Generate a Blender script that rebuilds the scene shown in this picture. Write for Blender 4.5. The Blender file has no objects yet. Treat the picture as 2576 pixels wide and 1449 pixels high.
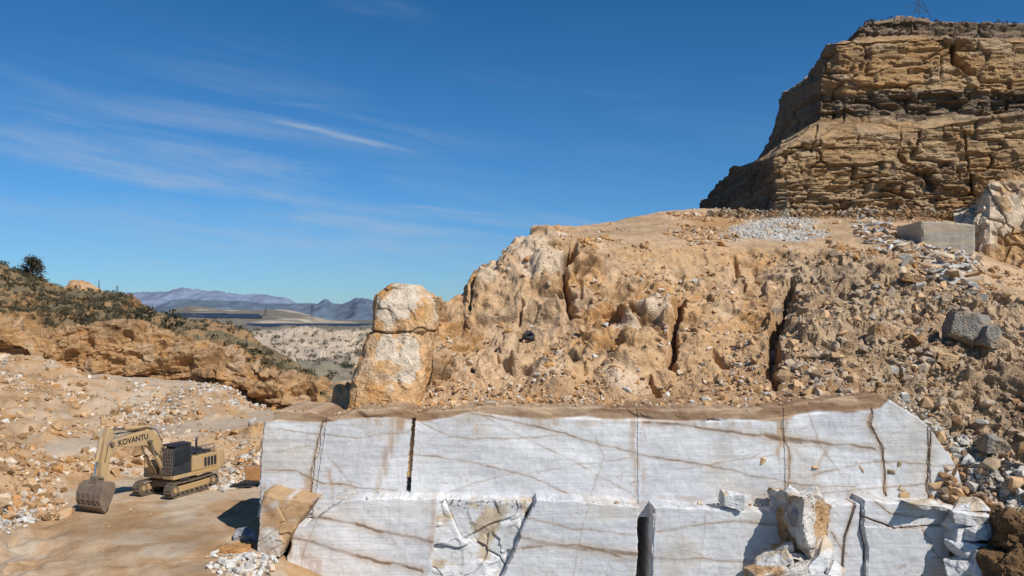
import bpy, bmesh, math
import numpy as np
from mathutils import Vector, Matrix, Euler
rng=np.random.default_rng(7)
S=1.2; F=2000.0; H=13.5
scene=bpy.context.scene
def P(a,b,d):
    y=d*S
    return np.array([(a-1288)*y/F, y, H-(b-800)*y/F])
def bear(V):
    y=np.maximum(V[...,1],1.0)
    return 1288+V[...,0]*F/y, 800-(V[...,2]-H)*F/y
def sm(a,b,x):
    t=np.clip((x-a)/(b-a),0,1); return t*t*(3-2*t)
def lerp(a,b,t): return a+(b-a)*t
# ---------- noise ----------
def h3(i,j,k,seed=0):
    with np.errstate(over='ignore'):
        h=(i.astype(np.int64).astype(np.uint32)*np.uint32(374761393)+j.astype(np.int64).astype(np.uint32)*np.uint32(668265263)
           +k.astype(np.int64).astype(np.uint32)*np.uint32(2246822519)+np.uint32(seed*3266489+12345))
        h=(h^(h>>np.uint32(13)))*np.uint32(1274126177)
        h=(h^(h>>np.uint32(15)))*np.uint32(2654435761)
        h=h^(h>>np.uint32(16))
    return h.astype(np.float64)/4294967296.0
def vn(p,seed=0):
    f=np.floor(p); t=p-f; t=t*t*t*(t*(t*6-15)+10)
    i,j,k=f[...,0],f[...,1],f[...,2]; r=0
    for a in (0,1):
        wa=t[...,0] if a else 1-t[...,0]
        for b in (0,1):
            wb=t[...,1] if b else 1-t[...,1]
            for c in (0,1):
                wc=t[...,2] if c else 1-t[...,2]
                r=r+wa*wb*wc*h3(i+a,j+b,k+c,seed)
    return r*2-1
def fbm(p,o=5,seed=0,g=.5):
    a=1.;s=0;n=0;q=p.copy()
    for x in range(o):
        s=s+a*vn(q,seed+x*17);n+=a;a*=g;q=q*2.03+11.3
    return s/n*1.5
def facet(V,fr,seed,tilt=2.2,warp=.25,bev=.22,box=False,rt=.34):
    """broken rock: every cell is its own tilted plane, blended over narrow bevels; box=True gives jointed blocks"""
    fr=np.array(fr)*np.ones(3); p=V*fr
    if warp: p=p+np.stack([vn(p*1.3,seed+21),vn(p*1.3,seed+22),vn(p*1.3,seed+23)],-1)*warp
    f=np.floor(p); sh=p.shape[:-1]
    d1=np.full(sh,9.);d2=np.full(sh,9.);i1=np.zeros(sh);v1=np.zeros(sh);v2=np.zeros(sh)
    for a in (-1,0,1):
        for b in (-1,0,1):
            for c in (-1,0,1):
                i,j,k=f[...,0]+a,f[...,1]+b,f[...,2]+c
                x=i+h3(i,j,k,seed)-p[...,0];y=j+h3(i,j,k,seed+1)-p[...,1];z=k+h3(i,j,k,seed+2)-p[...,2]
                d=np.maximum(np.maximum(np.abs(x+rt*z),np.abs(y)),np.abs(z-rt*x)) if box else np.sqrt(x*x+y*y+z*z)
                hv=h3(i,j,k,seed+3)
                w=(hv-.5)+tilt*((h3(i,j,k,seed+5)-.5)*x+(hv*7.13%1-.5)*y+(h3(i,j,k,seed+7)-.55)*z)
                m=d<d1; m2=(~m)&(d<d2)
                v2=np.where(m,v1,np.where(m2,w,v2)); d2=np.where(m,d1,np.where(m2,d,d2))
                i1=np.where(m,hv,i1); v1=np.where(m,w,v1); d1=np.where(m,d,d1)
    e=d2-d1; t=.5+.5*sm(0,bev,e)
    return v2+(v1-v2)*t,e,i1
def pdist(x,y,poly):
    r=np.full(x.shape,1e9)
    for (x0,y0),(x1,y1) in zip(poly[:-1],poly[1:]):
        dx,dy=x1-x0,y1-y0
        t=np.clip(((x-x0)*dx+(y-y0)*dy)/(dx*dx+dy*dy+1e-9),0,1)
        r=np.minimum(r,np.hypot(x-x0-t*dx,y-y0-t*dy))
    return r
def C(*a): return np.array(a,float)
def mixc(a,b,t): return a+(b-a)*t[...,None]
# ---------- mesh helpers ----------
def link(o,parent=None):
    scene.collection.objects.link(o)
    if parent: o.parent=parent
    return o
def fastmesh(name,V,Fc,col,mat,n,smooth=False):
    me=bpy.data.meshes.new(name)
    me.vertices.add(len(V)); me.vertices.foreach_set('co',np.ascontiguousarray(V,dtype=np.float32).ravel())
    nf=len(Fc)
    me.loops.add(nf*n); me.loops.foreach_set('vertex_index',np.ascontiguousarray(Fc,dtype=np.int32).ravel())
    me.polygons.add(nf); me.polygons.foreach_set('loop_start',np.arange(0,nf*n,n,dtype=np.int32))
    me.polygons.foreach_set('loop_total',np.full(nf,n,dtype=np.int32))
    me.update(calc_edges=True)
    if col is not None:
        a=me.color_attributes.new('Col','FLOAT_COLOR','POINT')
        c4=np.ones((len(V),4),np.float32); c4[:,:3]=np.clip(col,0.003,.95)
        a.data.foreach_set('color',c4.ravel())
    me.polygons.foreach_set('use_smooth',np.full(nf,smooth))
    me.materials.append(mat)
    return link(bpy.data.objects.new(name,me))
def gridmesh(name,V,col,mat,smooth=False,flip=False):
    nv,nu=V.shape[:2]
    i=np.arange(nv*nu).reshape(nv,nu)
    q=np.stack([i[:-1,:-1],i[:-1,1:],i[1:,1:],i[1:,:-1]],-1).reshape(-1,4)
    if flip: q=q[:,::-1]
    return fastmesh(name,V.reshape(-1,3),q,col.reshape(-1,3),mat,4,smooth)
def normals(V):
    N=np.cross(np.gradient(V,axis=1),np.gradient(V,axis=0))
    N/=np.linalg.norm(N,axis=-1,keepdims=True)+1e-9
    s=(N*(np.array([0,0,H+20])-V)).sum(-1).mean()
    return (N,False) if s>0 else (-N,True)
def net(rows,step=3.,minv=4,maxv=400):
    A=np.array(rows,float); K,M=A.shape[:2]
    Cn=np.array([[P(*p) for p in r] for r in rows])
    us=[]; 
    for m in range(M-1):
        n=int(max(3,math.ceil(np.abs(A[:,m+1,:2]-A[:,m,:2]).max()/step)))
        us+=list(m+np.arange(n)/n)
    us.append(M-1); us=np.array(us)
    vs=[]
    for k in range(K-1):
        n=int(min(maxv,max(minv,math.ceil(np.abs(A[k+1,:,1]-A[k,:,1]).max()/step))))
        vs+=list(k+np.arange(n)/n)
    vs.append(K-1); vs=np.array(vs)
    iu=np.minimum(us.astype(int),M-2); fu=(us-iu)[None,:,None]
    iv=np.minimum(vs.astype(int),K-2); fv=(vs-iv)[:,None,None]
    a=Cn[:,iu]*(1-fu)+Cn[:,iu+1]*fu
    return a[iv]*(1-fv)+a[iv+1]*fv
def blur(V,n):
    for ax in (0,1):
        for _ in range(n):
            W=V.copy()
            a=[slice(None)]*V.ndim;b=[slice(None)]*V.ndim;c=[slice(None)]*V.ndim
            a[ax]=slice(0,-2);b[ax]=slice(1,-1);c[ax]=slice(2,None)
            W[tuple(b)]=(V[tuple(a)]+2*V[tuple(b)]+V[tuple(c)])/4; V=W
    return V
def cols2rows(cols):
    K=len(cols[0][1])
    return [[(c[0],)+tuple(c[1][k]) for c in cols] for k in range(K)]
# ---------- materials ----------
def newmat(name):
    m=bpy.data.materials.new(name); m.use_nodes=True
    nt=m.node_tree; b=nt.nodes['Principled BSDF']; return m,nt,b
def N_(nt,t,**k):
    n=nt.nodes.new(t)
    for a,v in k.items():
        if a.startswith('i_'):
            n.inputs[a[2:].replace('_',' ')].default_value=v
        else: setattr(n,a,v)
    return n
def rockmat(name,s1=1.5,s2=9.,bump=.6,dist=.12,lo=.8,hi=1.2,zs=1.0,rough=.95):
    m,nt,b=newmat(name); L=nt.links.new
    g=N_(nt,'ShaderNodeNewGeometry')
    mp=N_(nt,'ShaderNodeMapping'); mp.inputs['Scale'].default_value=(1,1,zs)
    L(g.outputs['Position'],mp.inputs['Vector'])
    at=N_(nt,'ShaderNodeAttribute',attribute_name='Col')
    n1=N_(nt,'ShaderNodeTexNoise',i_Scale=s1,i_Detail=5.,i_Roughness=.7); L(mp.outputs[0],n1.inputs['Vector'])
    n2=N_(nt,'ShaderNodeTexNoise',i_Scale=s2,i_Detail=1.5,i_Roughness=.7); L(mp.outputs[0],n2.inputs['Vector'])
    ad=N_(nt,'ShaderNodeMath',operation='MULTIPLY_ADD'); L(n2.outputs['Fac'],ad.inputs[0]); ad.inputs[1].default_value=.6; L(n1.outputs['Fac'],ad.inputs[2])
    mr=N_(nt,'ShaderNodeMapRange'); mr.inputs[1].default_value=.55; mr.inputs[2].default_value=1.05; mr.inputs[3].default_value=lo; mr.inputs[4].default_value=hi
    L(ad.outputs[0],mr.inputs[0])
    vm=N_(nt,'ShaderNodeVectorMath',operation='SCALE'); L(at.outputs['Color'],vm.inputs[0]); L(mr.outputs[0],vm.inputs['Scale'])
    L(vm.outputs[0],b.inputs['Base Color'])
    b.inputs['Roughness'].default_value=rough
    b.inputs['Specular IOR Level'].default_value=.12
    bp=N_(nt,'ShaderNodeBump',i_Strength=bump,i_Distance=dist); L(ad.outputs[0],bp.inputs['Height']); L(bp.outputs[0],b.inputs['Normal'])
    return m
M_rock=rockmat('weathered_rock',1.4,7,.8,.22,lo=.68,hi=1.27)
M_strata=rockmat('layered_rock',.9,5,.9,.3,zs=3.8,lo=.58,hi=1.32)
M_dirt=rockmat('dusty_ground',.5,6,.5,.12,lo=.8,hi=1.18)
M_stone=rockmat('loose_stone',2,12,.4,.05,lo=.78,hi=1.18)
M_far=rockmat('distant_land',.02,.15,.3,1.0,lo=.75,hi=1.25)
M_mtn=rockmat('mountain_haze',.002,.012,.5,25.,lo=.85,hi=1.12)
def marblemat():
    m,nt,b=newmat('cut_marble'); L=nt.links.new
    g=N_(nt,'ShaderNodeNewGeometry')
    at=N_(nt,'ShaderNodeAttribute',attribute_name='Col')
    mp=N_(nt,'ShaderNodeMapping'); mp.inputs['Rotation'].default_value=(0,math.radians(10),0); mp.inputs['Scale'].default_value=(.16,.25,2.6)
    L(g.outputs['Position'],mp.inputs['Vector'])
    n1=N_(nt,'ShaderNodeTexNoise',i_Scale=1.6,i_Detail=5.,i_Roughness=.62,i_Distortion=1.0); L(mp.outputs[0],n1.inputs['Vector'])
    n3=N_(nt,'ShaderNodeTexNoise',i_Scale=1.3,i_Detail=7.,i_Roughness=.75); L(g.outputs['Position'],n3.inputs['Vector'])
    r1=N_(nt,'ShaderNodeMapRange'); r1.inputs[1].default_value=.36;r1.inputs[2].default_value=.62;r1.inputs[3].default_value=.85;r1.inputs[4].default_value=1.06; L(n1.outputs['Fac'],r1.inputs[0])
    r2=N_(nt,'ShaderNodeMapRange'); r2.inputs[1].default_value=.35;r2.inputs[2].default_value=.6;r2.inputs[3].default_value=.88;r2.inputs[4].default_value=1.06; L(n3.outputs['Fac'],r2.inputs[0])
    mu=N_(nt,'ShaderNodeMath',operation='MULTIPLY'); L(r1.outputs[0],mu.inputs[0]); L(r2.outputs[0],mu.inputs[1])
    vm=N_(nt,'ShaderNodeVectorMath',operation='SCALE'); L(at.outputs['Color'],vm.inputs[0]); L(mu.outputs[0],vm.inputs['Scale'])
    mp3=N_(nt,'ShaderNodeMapping'); mp3.inputs['Rotation'].default_value=(0,math.radians(-9),0); mp3.inputs['Scale'].default_value=(.35,.6,1.1)
    L(g.outputs['Position'],mp3.inputs['Vector'])
    n4=N_(nt,'ShaderNodeTexNoise',i_Scale=.8,i_Detail=5.,i_Roughness=.6,i_Distortion=.8); L(mp3.outputs[0],n4.inputs['Vector'])
    s=N_(nt,'ShaderNodeMath',operation='SUBTRACT'); L(n4.outputs['Fac'],s.inputs[0]); s.inputs[1].default_value=.5
    ab=N_(nt,'ShaderNodeMath',operation='ABSOLUTE'); L(s.outputs[0],ab.inputs[0])
    r4=N_(nt,'ShaderNodeMapRange'); r4.inputs[1].default_value=.0;r4.inputs[2].default_value=.007;r4.inputs[3].default_value=.75;r4.inputs[4].default_value=0; L(ab.outputs[0],r4.inputs[0])
    r5=N_(nt,'ShaderNodeMapRange'); r5.inputs[1].default_value=.42;r5.inputs[2].default_value=.56;r5.inputs[3].default_value=0;r5.inputs[4].default_value=1; L(n3.outputs['Fac'],r5.inputs[0])
    m5=N_(nt,'ShaderNodeMath',operation='MULTIPLY'); L(r4.outputs[0],m5.inputs[0]); L(r5.outputs[0],m5.inputs[1])
    mx=N_(nt,'ShaderNodeMix',data_type='RGBA'); L(m5.outputs[0],mx.inputs[0]); L(vm.outputs[0],mx.inputs[6]); mx.inputs[7].default_value=(.28,.17,.09,1)
    L(mx.outputs[2],b.inputs['Base Color'])
    b.inputs['Roughness'].default_value=.75; b.inputs['Specular IOR Level'].default_value=.2
    a=N_(nt,'ShaderNodeMath',operation='ADD'); L(n1.outputs['Fac'],a.inputs[0]); L(n3.outputs['Fac'],a.inputs[1])
    bp=N_(nt,'ShaderNodeBump',i_Strength=.22,i_Distance=.06); L(a.outputs[0],bp.inputs['Height']); L(bp.outputs[0],b.inputs['Normal'])
    return m
M_marble=marblemat()
def plain(name,c,rough=.6,metal=0.,var=.25,sc=3.,dust=None):
    m,nt,b=newmat(name); L=nt.links.new
    tc=N_(nt,'ShaderNodeTexCoord')
    n=N_(nt,'ShaderNodeTexNoise',i_Scale=sc,i_Detail=6.,i_Roughness=.7); L(tc.outputs['Object'],n.inputs['Vector'])
    r=N_(nt,'ShaderNodeMapRange'); r.inputs[1].default_value=.4;r.inputs[2].default_value=.68;r.inputs[3].default_value=0.;r.inputs[4].default_value=1.
    L(n.outputs['Fac'],r.inputs[0])
    mx=N_(nt,'ShaderNodeMix',data_type='RGBA'); L(r.outputs[0],mx.inputs[0])
    mx.inputs[6].default_value=(*c,1)
    d=dust if dust else tuple(x*(1-var) for x in c)
    mx.inputs[7].default_value=(*d,1); L(mx.outputs[2],b.inputs['Base Color'])
    b.inputs['Roughness'].default_value=rough; b.inputs['Metallic'].default_value=metal
    return m
def leafmat(name):
    m,nt,b=newmat(name); L=nt.links.new
    at=N_(nt,'ShaderNodeAttribute',attribute_name='Col'); L(at.outputs['Color'],b.inputs['Base Color'])
    b.inputs['Roughness'].default_value=.8; b.inputs['Specular IOR Level'].default_value=.1
    return m
M_leaf=leafmat('foliage'); M_bark=plain('bark',(.12,.08,.05),.9)
# palette
SAND=C(.47,.305,.17); TAN=C(.43,.265,.135); ORG=C(.42,.225,.09); BRN=C(.24,.143,.072); DRK=C(.12,.085,.055)
PALE=C(.57,.45,.325); WHT=C(.60,.575,.53); GRY=C(.37,.34,.30)
# ---------- scatter ----------
def hull(seed,n=14,sq=(1,.8,.6)):
    r=np.random.default_rng(seed); bm=bmesh.new()
    for _ in range(n):
        v=r.normal(size=3); v/=np.linalg.norm(v); v=np.sign(v)*np.abs(v)**.75
        bm.verts.new(v*np.array(sq)*r.uniform(.75,1.0))
    res=bmesh.ops.convex_hull(bm,input=bm.verts)
    bmesh.ops.delete(bm,geom=[g for g in res['geom_interior'] if isinstance(g,bmesh.types.BMVert)],context='VERTS')
    bmesh.ops.triangulate(bm,faces=bm.faces)
    bmesh.ops.recalc_face_normals(bm,faces=bm.faces)
    bm.verts.ensure_lookup_table(); bm.verts.index_update()
    V=np.array([v.co[:] for v in bm.verts])*.5; Fc=np.array([[v.index for v in f.verts] for f in bm.faces]); bm.free()
    return V,Fc
TPL=[hull(s,rng.integers(10,17),(1,rng.uniform(.6,.95),rng.uniform(.4,.8))) for s in range(14)]
SLB=[hull(50+s,12,(1,rng.uniform(.5,.8),rng.uniform(.18,.35))) for s in range(8)]
def randrot(n,tilt=1.0):
    a=rng.uniform(0,2*np.pi,n); b=rng.normal(0,.5*tilt,n); c=rng.normal(0,.5*tilt,n)
    def R(ax,t):
        m=np.zeros((n,3,3)); i,j=[(1,2),(2,0),(0,1)][ax]
        m[:,ax,ax]=1;m[:,i,i]=np.cos(t);m[:,j,j]=np.cos(t);m[:,i,j]=-np.sin(t);m[:,j,i]=np.sin(t); return m
    return R(2,a)@R(0,b)@R(1,c)
def scatter(name,pts,size,col,mat,tpl=None,tilt=1.0,sink=.15):
    tpl=tpl or TPL
    n=len(pts); k=rng.integers(0,len(tpl),n); R=randrot(n,tilt)
    Vs=[];Fs=[];Cs=[];off=0
    for t,(tv,tf) in enumerate(tpl):
        id=np.where(k==t)[0]
        if len(id)==0: continue
        v=np.einsum('nij,vj->nvi',R[id],tv)*size[id,None,None]+pts[id,None,:]
        v[...,2]+=size[id,None]*(.25-sink)
        f=tf[None]+ (np.arange(len(id))*len(tv))[:,None,None]+off
        Vs.append(v.reshape(-1,3));Fs.append(f.reshape(-1,3));Cs.append(np.repeat(col[id],len(tv),0)); off+=len(id)*len(tv)
    return fastmesh(name,np.concatenate(Vs),np.concatenate(Fs),np.concatenate(Cs),mat,3)
def pick(V,w,n):
    w=np.clip(w,0,None).ravel(); w=w/w.sum()
    i=rng.choice(len(w),n,p=w); pts=V.reshape(-1,3)[i]
    return pts+rng.normal(0,.05,pts.shape)
def sizes(n,a,b,p=2.2): 
    u=rng.random(n); return (a**(1-p)+u*(b**(1-p)-a**(1-p)))**(1/(1-p))
def rcol(n,cs,var=.12,w=None):
    cs=np.array(cs); i=rng.choice(len(cs),n,p=w); return cs[i]*(1+rng.normal(0,var,(n,1)))
# =====================================================================
# LEFT GROUND
A1=[(-500,[(1700,25),(1420,36),(1180,46),(1060,55),(1040,60),(990,68),(930,78),(890,90),(860,105)]),
(-60,[(1700,25),(1400,37),(1240,46),(1120,54),(1060,60),(1000,70),(930,80),(880,92),(850,105)]),
(90,[(1700,25),(1395,37.8),(1270,47.5),(1185,53),(1100,60),(1030,68),(960,78),(900,92),(870,105)]),
(190,[(1700,25),(1400,37.5),(1262,48.5),(1190,55),(1120,60),(1075,69),(1000,78),(940,88),(900,105)]),
(300,[(1700,25),(1400,37.5),(1250,50),(1195,56.5),(1115,61),(1082,70),(1005,78),(948,88),(920,105)]),
(430,[(1700,25),(1400,37.5),(1250,50),(1195,57),(1110,62),(1075,71),(1015,79),(955,88),(920,105)]),
(550,[(1700,25),(1400,37.5),(1250,50),(1192,57.5),(1110,63),(1062,73),(1000,80),(962,88),(930,105)]),
(640,[(1700,25),(1400,37.5),(1250,50),(1190,57.5),(1105,63),(1045,76),(1025,82),(1000,88),(970,105)]),
(690,[(1760,25),(1420,37.5),(1250,50),(1190,57.5),(1100,63),(1038,76),(1030,84),(1020,92),(990,108)]),
(860,[(1900,25),(1500,37.5),(1270,50),(1190,57.5),(1110,63),(1050,76),(1035,84),(1010,94),(960,115)]),
(1000,[(1900,25),(1500,37.5),(1270,50),(1190,57.5),(1110,63),(1050,76),(1035,84),(1010,94),(960,115)])]
V=blur(net(cols2rows(A1),3.0,minv=14),8); N,fl=normals(V); px,py=bear(V)
rub=np.clip(sm(1215,1180,py)*1.0+sm(190,90,px-(py-1300)*.2)*sm(1420,1380,py)+sm(130,60,px)*sm(1330,1380,py),0,1)
road=sm(26,10,pdist(px,py,[(130,1130),(330,1092),(480,1078),(600,1062),(700,1035)]))+sm(14,6,pdist(px,py,[(240,940),(330,952),(420,962),(560,975)]))+sm(12,6,pdist(px,py,[(0,868),(70,880),(130,900)]))+sm(16,8,pdist(px,py,[(860,1015),(825,985),(810,960)]))
road=np.clip(road,0,1); rub=rub*(1-road*.9)
f1,e1,_=facet(V,.3,4,bev=.6,tilt=1.6); f2,_,_=facet(V,.8,14,bev=.6,tilt=1.6)
disp=fbm(V*.2,4,1)*1.0*rub+f1*.45*rub+f2*.18*rub+fbm(V*1.4,3,3)*(.05+.08*rub)
disp+=-.05*np.abs(np.sin(px*.02+py*.045))*(1-rub)
V2=V+N*blur(disp,2)[...,None]; N2,_=normals(V2)
t=fbm(V*.35,6,9); col=mixc(SAND*.95,PALE*.80,sm(-.1,.6,t)); col=mixc(col,TAN*.92,sm(.1,-.6,t)*.8)
stain=sm(.0,.5,fbm(V*np.array([.35,.6,1]),5,33)); col=mixc(col,TAN*.66,stain*.65*(1-rub))
col=mixc(col,ORG,rub*sm(.0,.6,fbm(V*.5,4,22))*.5); col=mixc(col,PALE*.86,rub*sm(.0,.6,fbm(V*.22,4,5))*.6)
col=mixc(col,BRN*1.2,rub*sm(.05,.6,fbm(V*.3,4,25))*.6)
col=mixc(col,C(.41,.33,.25),road*.8)
track=sm(.30,.08,np.abs(fbm(np.stack([V[...,0]*.25+V[...,1]*.12,V[...,1]*.08,V[...,2]*0],-1),5,8)))
col=mixc(col,PALE*.88,track*.4*(1-rub))
dark_band=sm(60,15,pdist(px+fbm(V*.2,3,40)*50,py,[(90,1335),(330,1310),(520,1360)])); col=mixc(col,TAN*.65,dark_band*.5*(1-rub))  # darker tan band across the floor
gridmesh('quarry_floor',V2,col,M_dirt,flip=fl)
Vf=V2; pxf,pyf=px,py
w=rub*(pyf<1300)*(pyf>880)*(.15+sm(-.1,.5,fbm(V*.3,4,12)))*(pxf>-80)*(pxf<860)
n=7000; pts=pick(Vf,w,n)
scatter('rubble_field',pts,sizes(n,.15,1.5,2.25),rcol(n,[PALE*.95,SAND,ORG,TAN*.85,WHT*.88,BRN*1.2],.15,[.24,.23,.12,.23,.08,.10]),M_stone)
w=(sm(60,20,pdist(pxf,pyf,[(330,1010),(420,1040),(520,960),(590,975)]))+sm(45,10,pdist(pxf,pyf,[(0,930),(60,970)]))+sm(60,20,pdist(pxf,pyf,[(560,1190),(620,1150),(660,1180)]))+.8*sm(45,20,pdist(pxf,pyf,[(60,1290),(0,1300)])))*(pxf>-60)
n=2200; pts=pick(Vf,w,n)
scatter('marble_rubble',pts,sizes(n,.16,1.1,2.3),rcol(n,[WHT*.88,PALE*.95,GRY],.1,[.4,.4,.2]),M_stone)
w=(1-rub)*(pyf>1190)*(pxf<720)*(pxf>-50); n=500; pts=pick(Vf,w,n)
scatter('floor_pebbles',pts,sizes(n,.05,.3,2.8),rcol(n,[PALE,TAN],.1),M_stone)
# OUTCROP
cols=[]
for a,t,b,d in [(-500,790,910,90),(0,800,862,92),(100,846,884,92),(140,838,905,91),(200,820,935,90),(330,822,944,89.5),(450,850,948,89),(560,882,958,88),(640,922,990,86),(700,945,1020,84),(770,960,1034,83),(806,966,1036,82),(814,975,1036,90)]:
    cols.append((a,[(b+60,d+.5),(lerp(b,t,.15),d),(lerp(b,t,.6),d+1.2),(t,d+3),(t+4,d+10),(t+30,d+20)]))
V=net(cols2rows(cols),2.4); N,fl=normals(V); px,py=bear(V)
def strata(V,th,tilt=0.0,seed=0,warp=.5,sharp=.72):
    z=(V[...,2]+V[...,0]*tilt+fbm(V*.12,4,seed+1)*warp*2+fbm(V*.6,3,seed+4)*warp*.4)/th
    k=np.floor(z); f=z-k; o=np.zeros_like(k); u0=V[...,0]/(th*5)+fbm(V*.3,3,seed)*.6
    def lay(kk):
        u=u0+h3(kk,o,o,seed+9)*7; s=np.floor(u); a=h3(kk,s,o,seed); b=h3(kk,s+1,o,seed)
        return a+(b-a)*sm(.86,1.,u-s)
    r0=lay(k); r1=lay(k+1)
    return r0+(r1-r0)*sm(sharp,1.,f)-.5, r0
s1,i1=strata(V,1.5,-.14,5,.5,.8); s2,i2=strata(V,.5,-.14,15,.5); fA,eA,iA=facet(V,(.25,.25,.5),55,1.6,bev=.12,box=True,rt=.1); fB,eB,iB=facet(V,(.7,.7,1.3),56)
disp=s1*1.5+s2*.6+fbm(V*.1,3,2)*.7+fA*1.0+fB*.35+fbm(V*1.2,4,6)*.1
V2=V+N*disp[...,None]; N2,_=normals(V2)
col=mixc(ORG*1.15,TAN*1.12,i2); col=mixc(col,BRN,sm(.72,.9,i1)*.5); col=mixc(col,PALE,sm(.2,.6,fbm(V*.3,4,7))*.5); col=mixc(col,SAND,sm(.5,.85,N2[...,2])*.5); col=mixc(col,BRN*.7,sm(.06,.0,eA)*.6)
gridmesh('rock_outcrop',V2,col,M_strata,flip=fl)
# HILL BEHIND
A3=[(-500,[(900,100),(780,120),(620,150),(660,200)]),(0,[(880,100),(775,120),(668,150),(700,200)]),(80,[(870,100),(775,122),(690,150),(710,200)]),(125,[(870,100),(778,122),(713,150),(730,200)]),
(180,[(866,100),(785,123),(726,150),(740,200)]),(250,[(860,101),(790,123),(737,150),(755,200)]),(330,[(855,101),(798,121),(750,147),(765,195)]),(375,[(855,101),(808,120),(786,140),(800,180)]),
(430,[(862,100),(830,115),(808,135),(820,170)]),(550,[(892,98),(852,110),(826,130),(840,160)]),(620,[(932,95),(880,106),(845,125),(860,150)]),(700,[(960,92),(918,102),(885,118),(900,140)]),
(760,[(982,90),(948,98),(925,110),(940,130)]),(815,[(1015,88),(985,95),(962,104),(980,120)]),(880,[(1045,88),(1020,95),(1000,104),(1010,115)])]
V=blur(net(cols2rows(A3),3.),4); N,fl=normals(V); px,py=bear(V)
fA,eA,iA=facet(V,.22,41,bev=.35);fB,eB,iB=facet(V,.6,42,bev=.35)
disp=fbm(V*.07,4,41)*1.5+fA*1.0+fB*.35+fbm(V*.8,4,42)*.25
V2=V+N*disp[...,None]; N2,_=normals(V2)
red=sm(770,800,py)*sm(170,60,px)
tipr=sm(300,350,px)*sm(800,770,py)
col=mixc(C(.165,.13,.075),TAN*.75,sm(-.05,.5,fbm(V*.18,5,43))); col=mixc(col,ORG*.85,np.clip(red*.8+tipr*.9+sm(.25,.6,fbm(V*.12,4,45))*.6,0,1))
gridmesh('scrub_hill',V2,col,M_rock,flip=fl)
Vh=V2;pxh,pyh=px,py;redh=np.clip(red+tipr,0,1)
kc=[]
for a,t in [(120,735),(165,722),(180,706),(205,705),(225,712),(250,728),(300,750)]:
    kc.append((a,[(790,190),(lerp(790,t,.6),195),(t,200),(t+8,215)]))
V=net(cols2rows(kc),2.5);N,fl=normals(V);V2=V+N*(facet(V,.3,50,bev=.4)[0]*.9)[...,None]
gridmesh('rock_knoll',V2,mixc(SAND,ORG,sm(-.3,.4,fbm(V*.2,4,51))),M_rock,flip=fl)
# ---------- foliage ----------
def clump(n,seed,flat=.8,leaf=.16,core=.55):
    r=np.random.default_rng(seed); d=r.normal(size=(n,3)); d/=np.linalg.norm(d,axis=1,keepdims=True)
    lob=1+.35*np.sin(d[:,0]*5+seed)*np.cos(d[:,1]*4+seed*2)
    c=d*(r.uniform(core,1,n)*lob)[:,None]*np.array([1,1,flat])*.5; c[:,2]+=.35*flat
    a=r.normal(size=(n,3,3))*leaf*.6; V=(c[:,None]+a).reshape(-1,3); sh=.6+.5*r.random(n)
    return V,np.arange(n*3).reshape(-1,3),np.repeat(sh,3)
def scatter_plants(name,pts,size,base,tn=70,leaf=.13,flat=.7):
    T=[clump(tn,100+s,flat,leaf) for s in range(6)]; k=rng.integers(0,6,len(pts));Vs=[];Fs=[];Cs=[];off=0
    for i,p in enumerate(pts):
        v,f,s=T[k[i]]; a=rng.uniform(0,6.28); R=np.array([[np.cos(a),-np.sin(a),0],[np.sin(a),np.cos(a),0],[0,0,1]])
        Vs.append((v@R.T)*size[i]+p);Fs.append(f+off);off+=len(v);Cs.append(s[:,None]*base[i][None])
    return fastmesh(name,np.concatenate(Vs),np.concatenate(Fs),np.concatenate(Cs),M_leaf,3)
w=(1-redh*.9)*(.15+sm(-.2,.3,fbm(Vh*.12,4,60)))*(pxh>-60)*(pyh<1000)*(.3+1.3*sm(860,780,pyh))
n=1800;pts=pick(Vh,w,n)
scatter_plants('scrub_bushes',pts,sizes(n,.6,1.9,2.2),rcol(n,[C(.095,.083,.048),C(.14,.11,.068),C(.065,.058,.035)],.15),50,.15)
pts=np.array([P(a,b,d) for a,b,d in [(362,806,112),(436,826,108),(205,812,115),(630,910,100)]])
scatter_plants('round_bush',pts,np.array([2.5,2.7,1.9,1.6])*1.5,rcol(4,[C(.06,.056,.034)]),260,.09,.8)
def tree(name,base,h,w,seed):
    root=link(bpy.data.objects.new(name,None)); root.location=Vector(base)
    bm=bmesh.new()
    def seg(a,b,r0,r1):
        a=Vector(a);b=Vector(b);q=(b-a).to_track_quat('Z','Y');ring=[]
        for p,r in((a,r0),(b,r1)): ring.append([bm.verts.new(p+q@Vector((r*math.cos(t*1.0472),r*math.sin(t*1.0472),0))) for t in range(6)])
        for t in range(6): bm.faces.new((ring[0][t],ring[0][(t+1)%6],ring[1][(t+1)%6],ring[1][t]))
    seg((0,0,-.5),(.1,0,h*.45),w*.06,w*.04); seg((.1,0,h*.45),(0,.1,h*.85),w*.04,w*.012)
    r=np.random.default_rng(seed); cl=[]
    for i in range(12):
        z=h*r.uniform(.15,.8); a=r.uniform(0,6.28); e=w*.34*(1.1-(z/h-.2)*.9)
        t=(e*math.cos(a),e*math.sin(a),z+h*.08); seg((.05,0,z*.85),t,w*.02,w*.006); cl.append(t)
    cl.append((0,0,h*.85))
    me=bpy.data.meshes.new('trunk');bm.to_mesh(me);bm.free();me.materials.append(M_bark);link(bpy.data.objects.new('trunk',me),root)
    Vs=[];Cs=[]
    for i,c in enumerate(cl):
        v,f,s=clump(170,seed+i,.85,.09,.3);Vs.append(v*w*.55+np.array(c)-np.array([0,0,.15*w]));Cs.append(s[:,None]*C(.06,.055,.03)[None]*r.uniform(.7,1.3))
    Vc=np.concatenate(Vs);o=fastmesh('crown',Vc,np.arange(len(Vc)).reshape(-1,3),np.concatenate(Cs),M_leaf,3);o.parent=root
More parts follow.
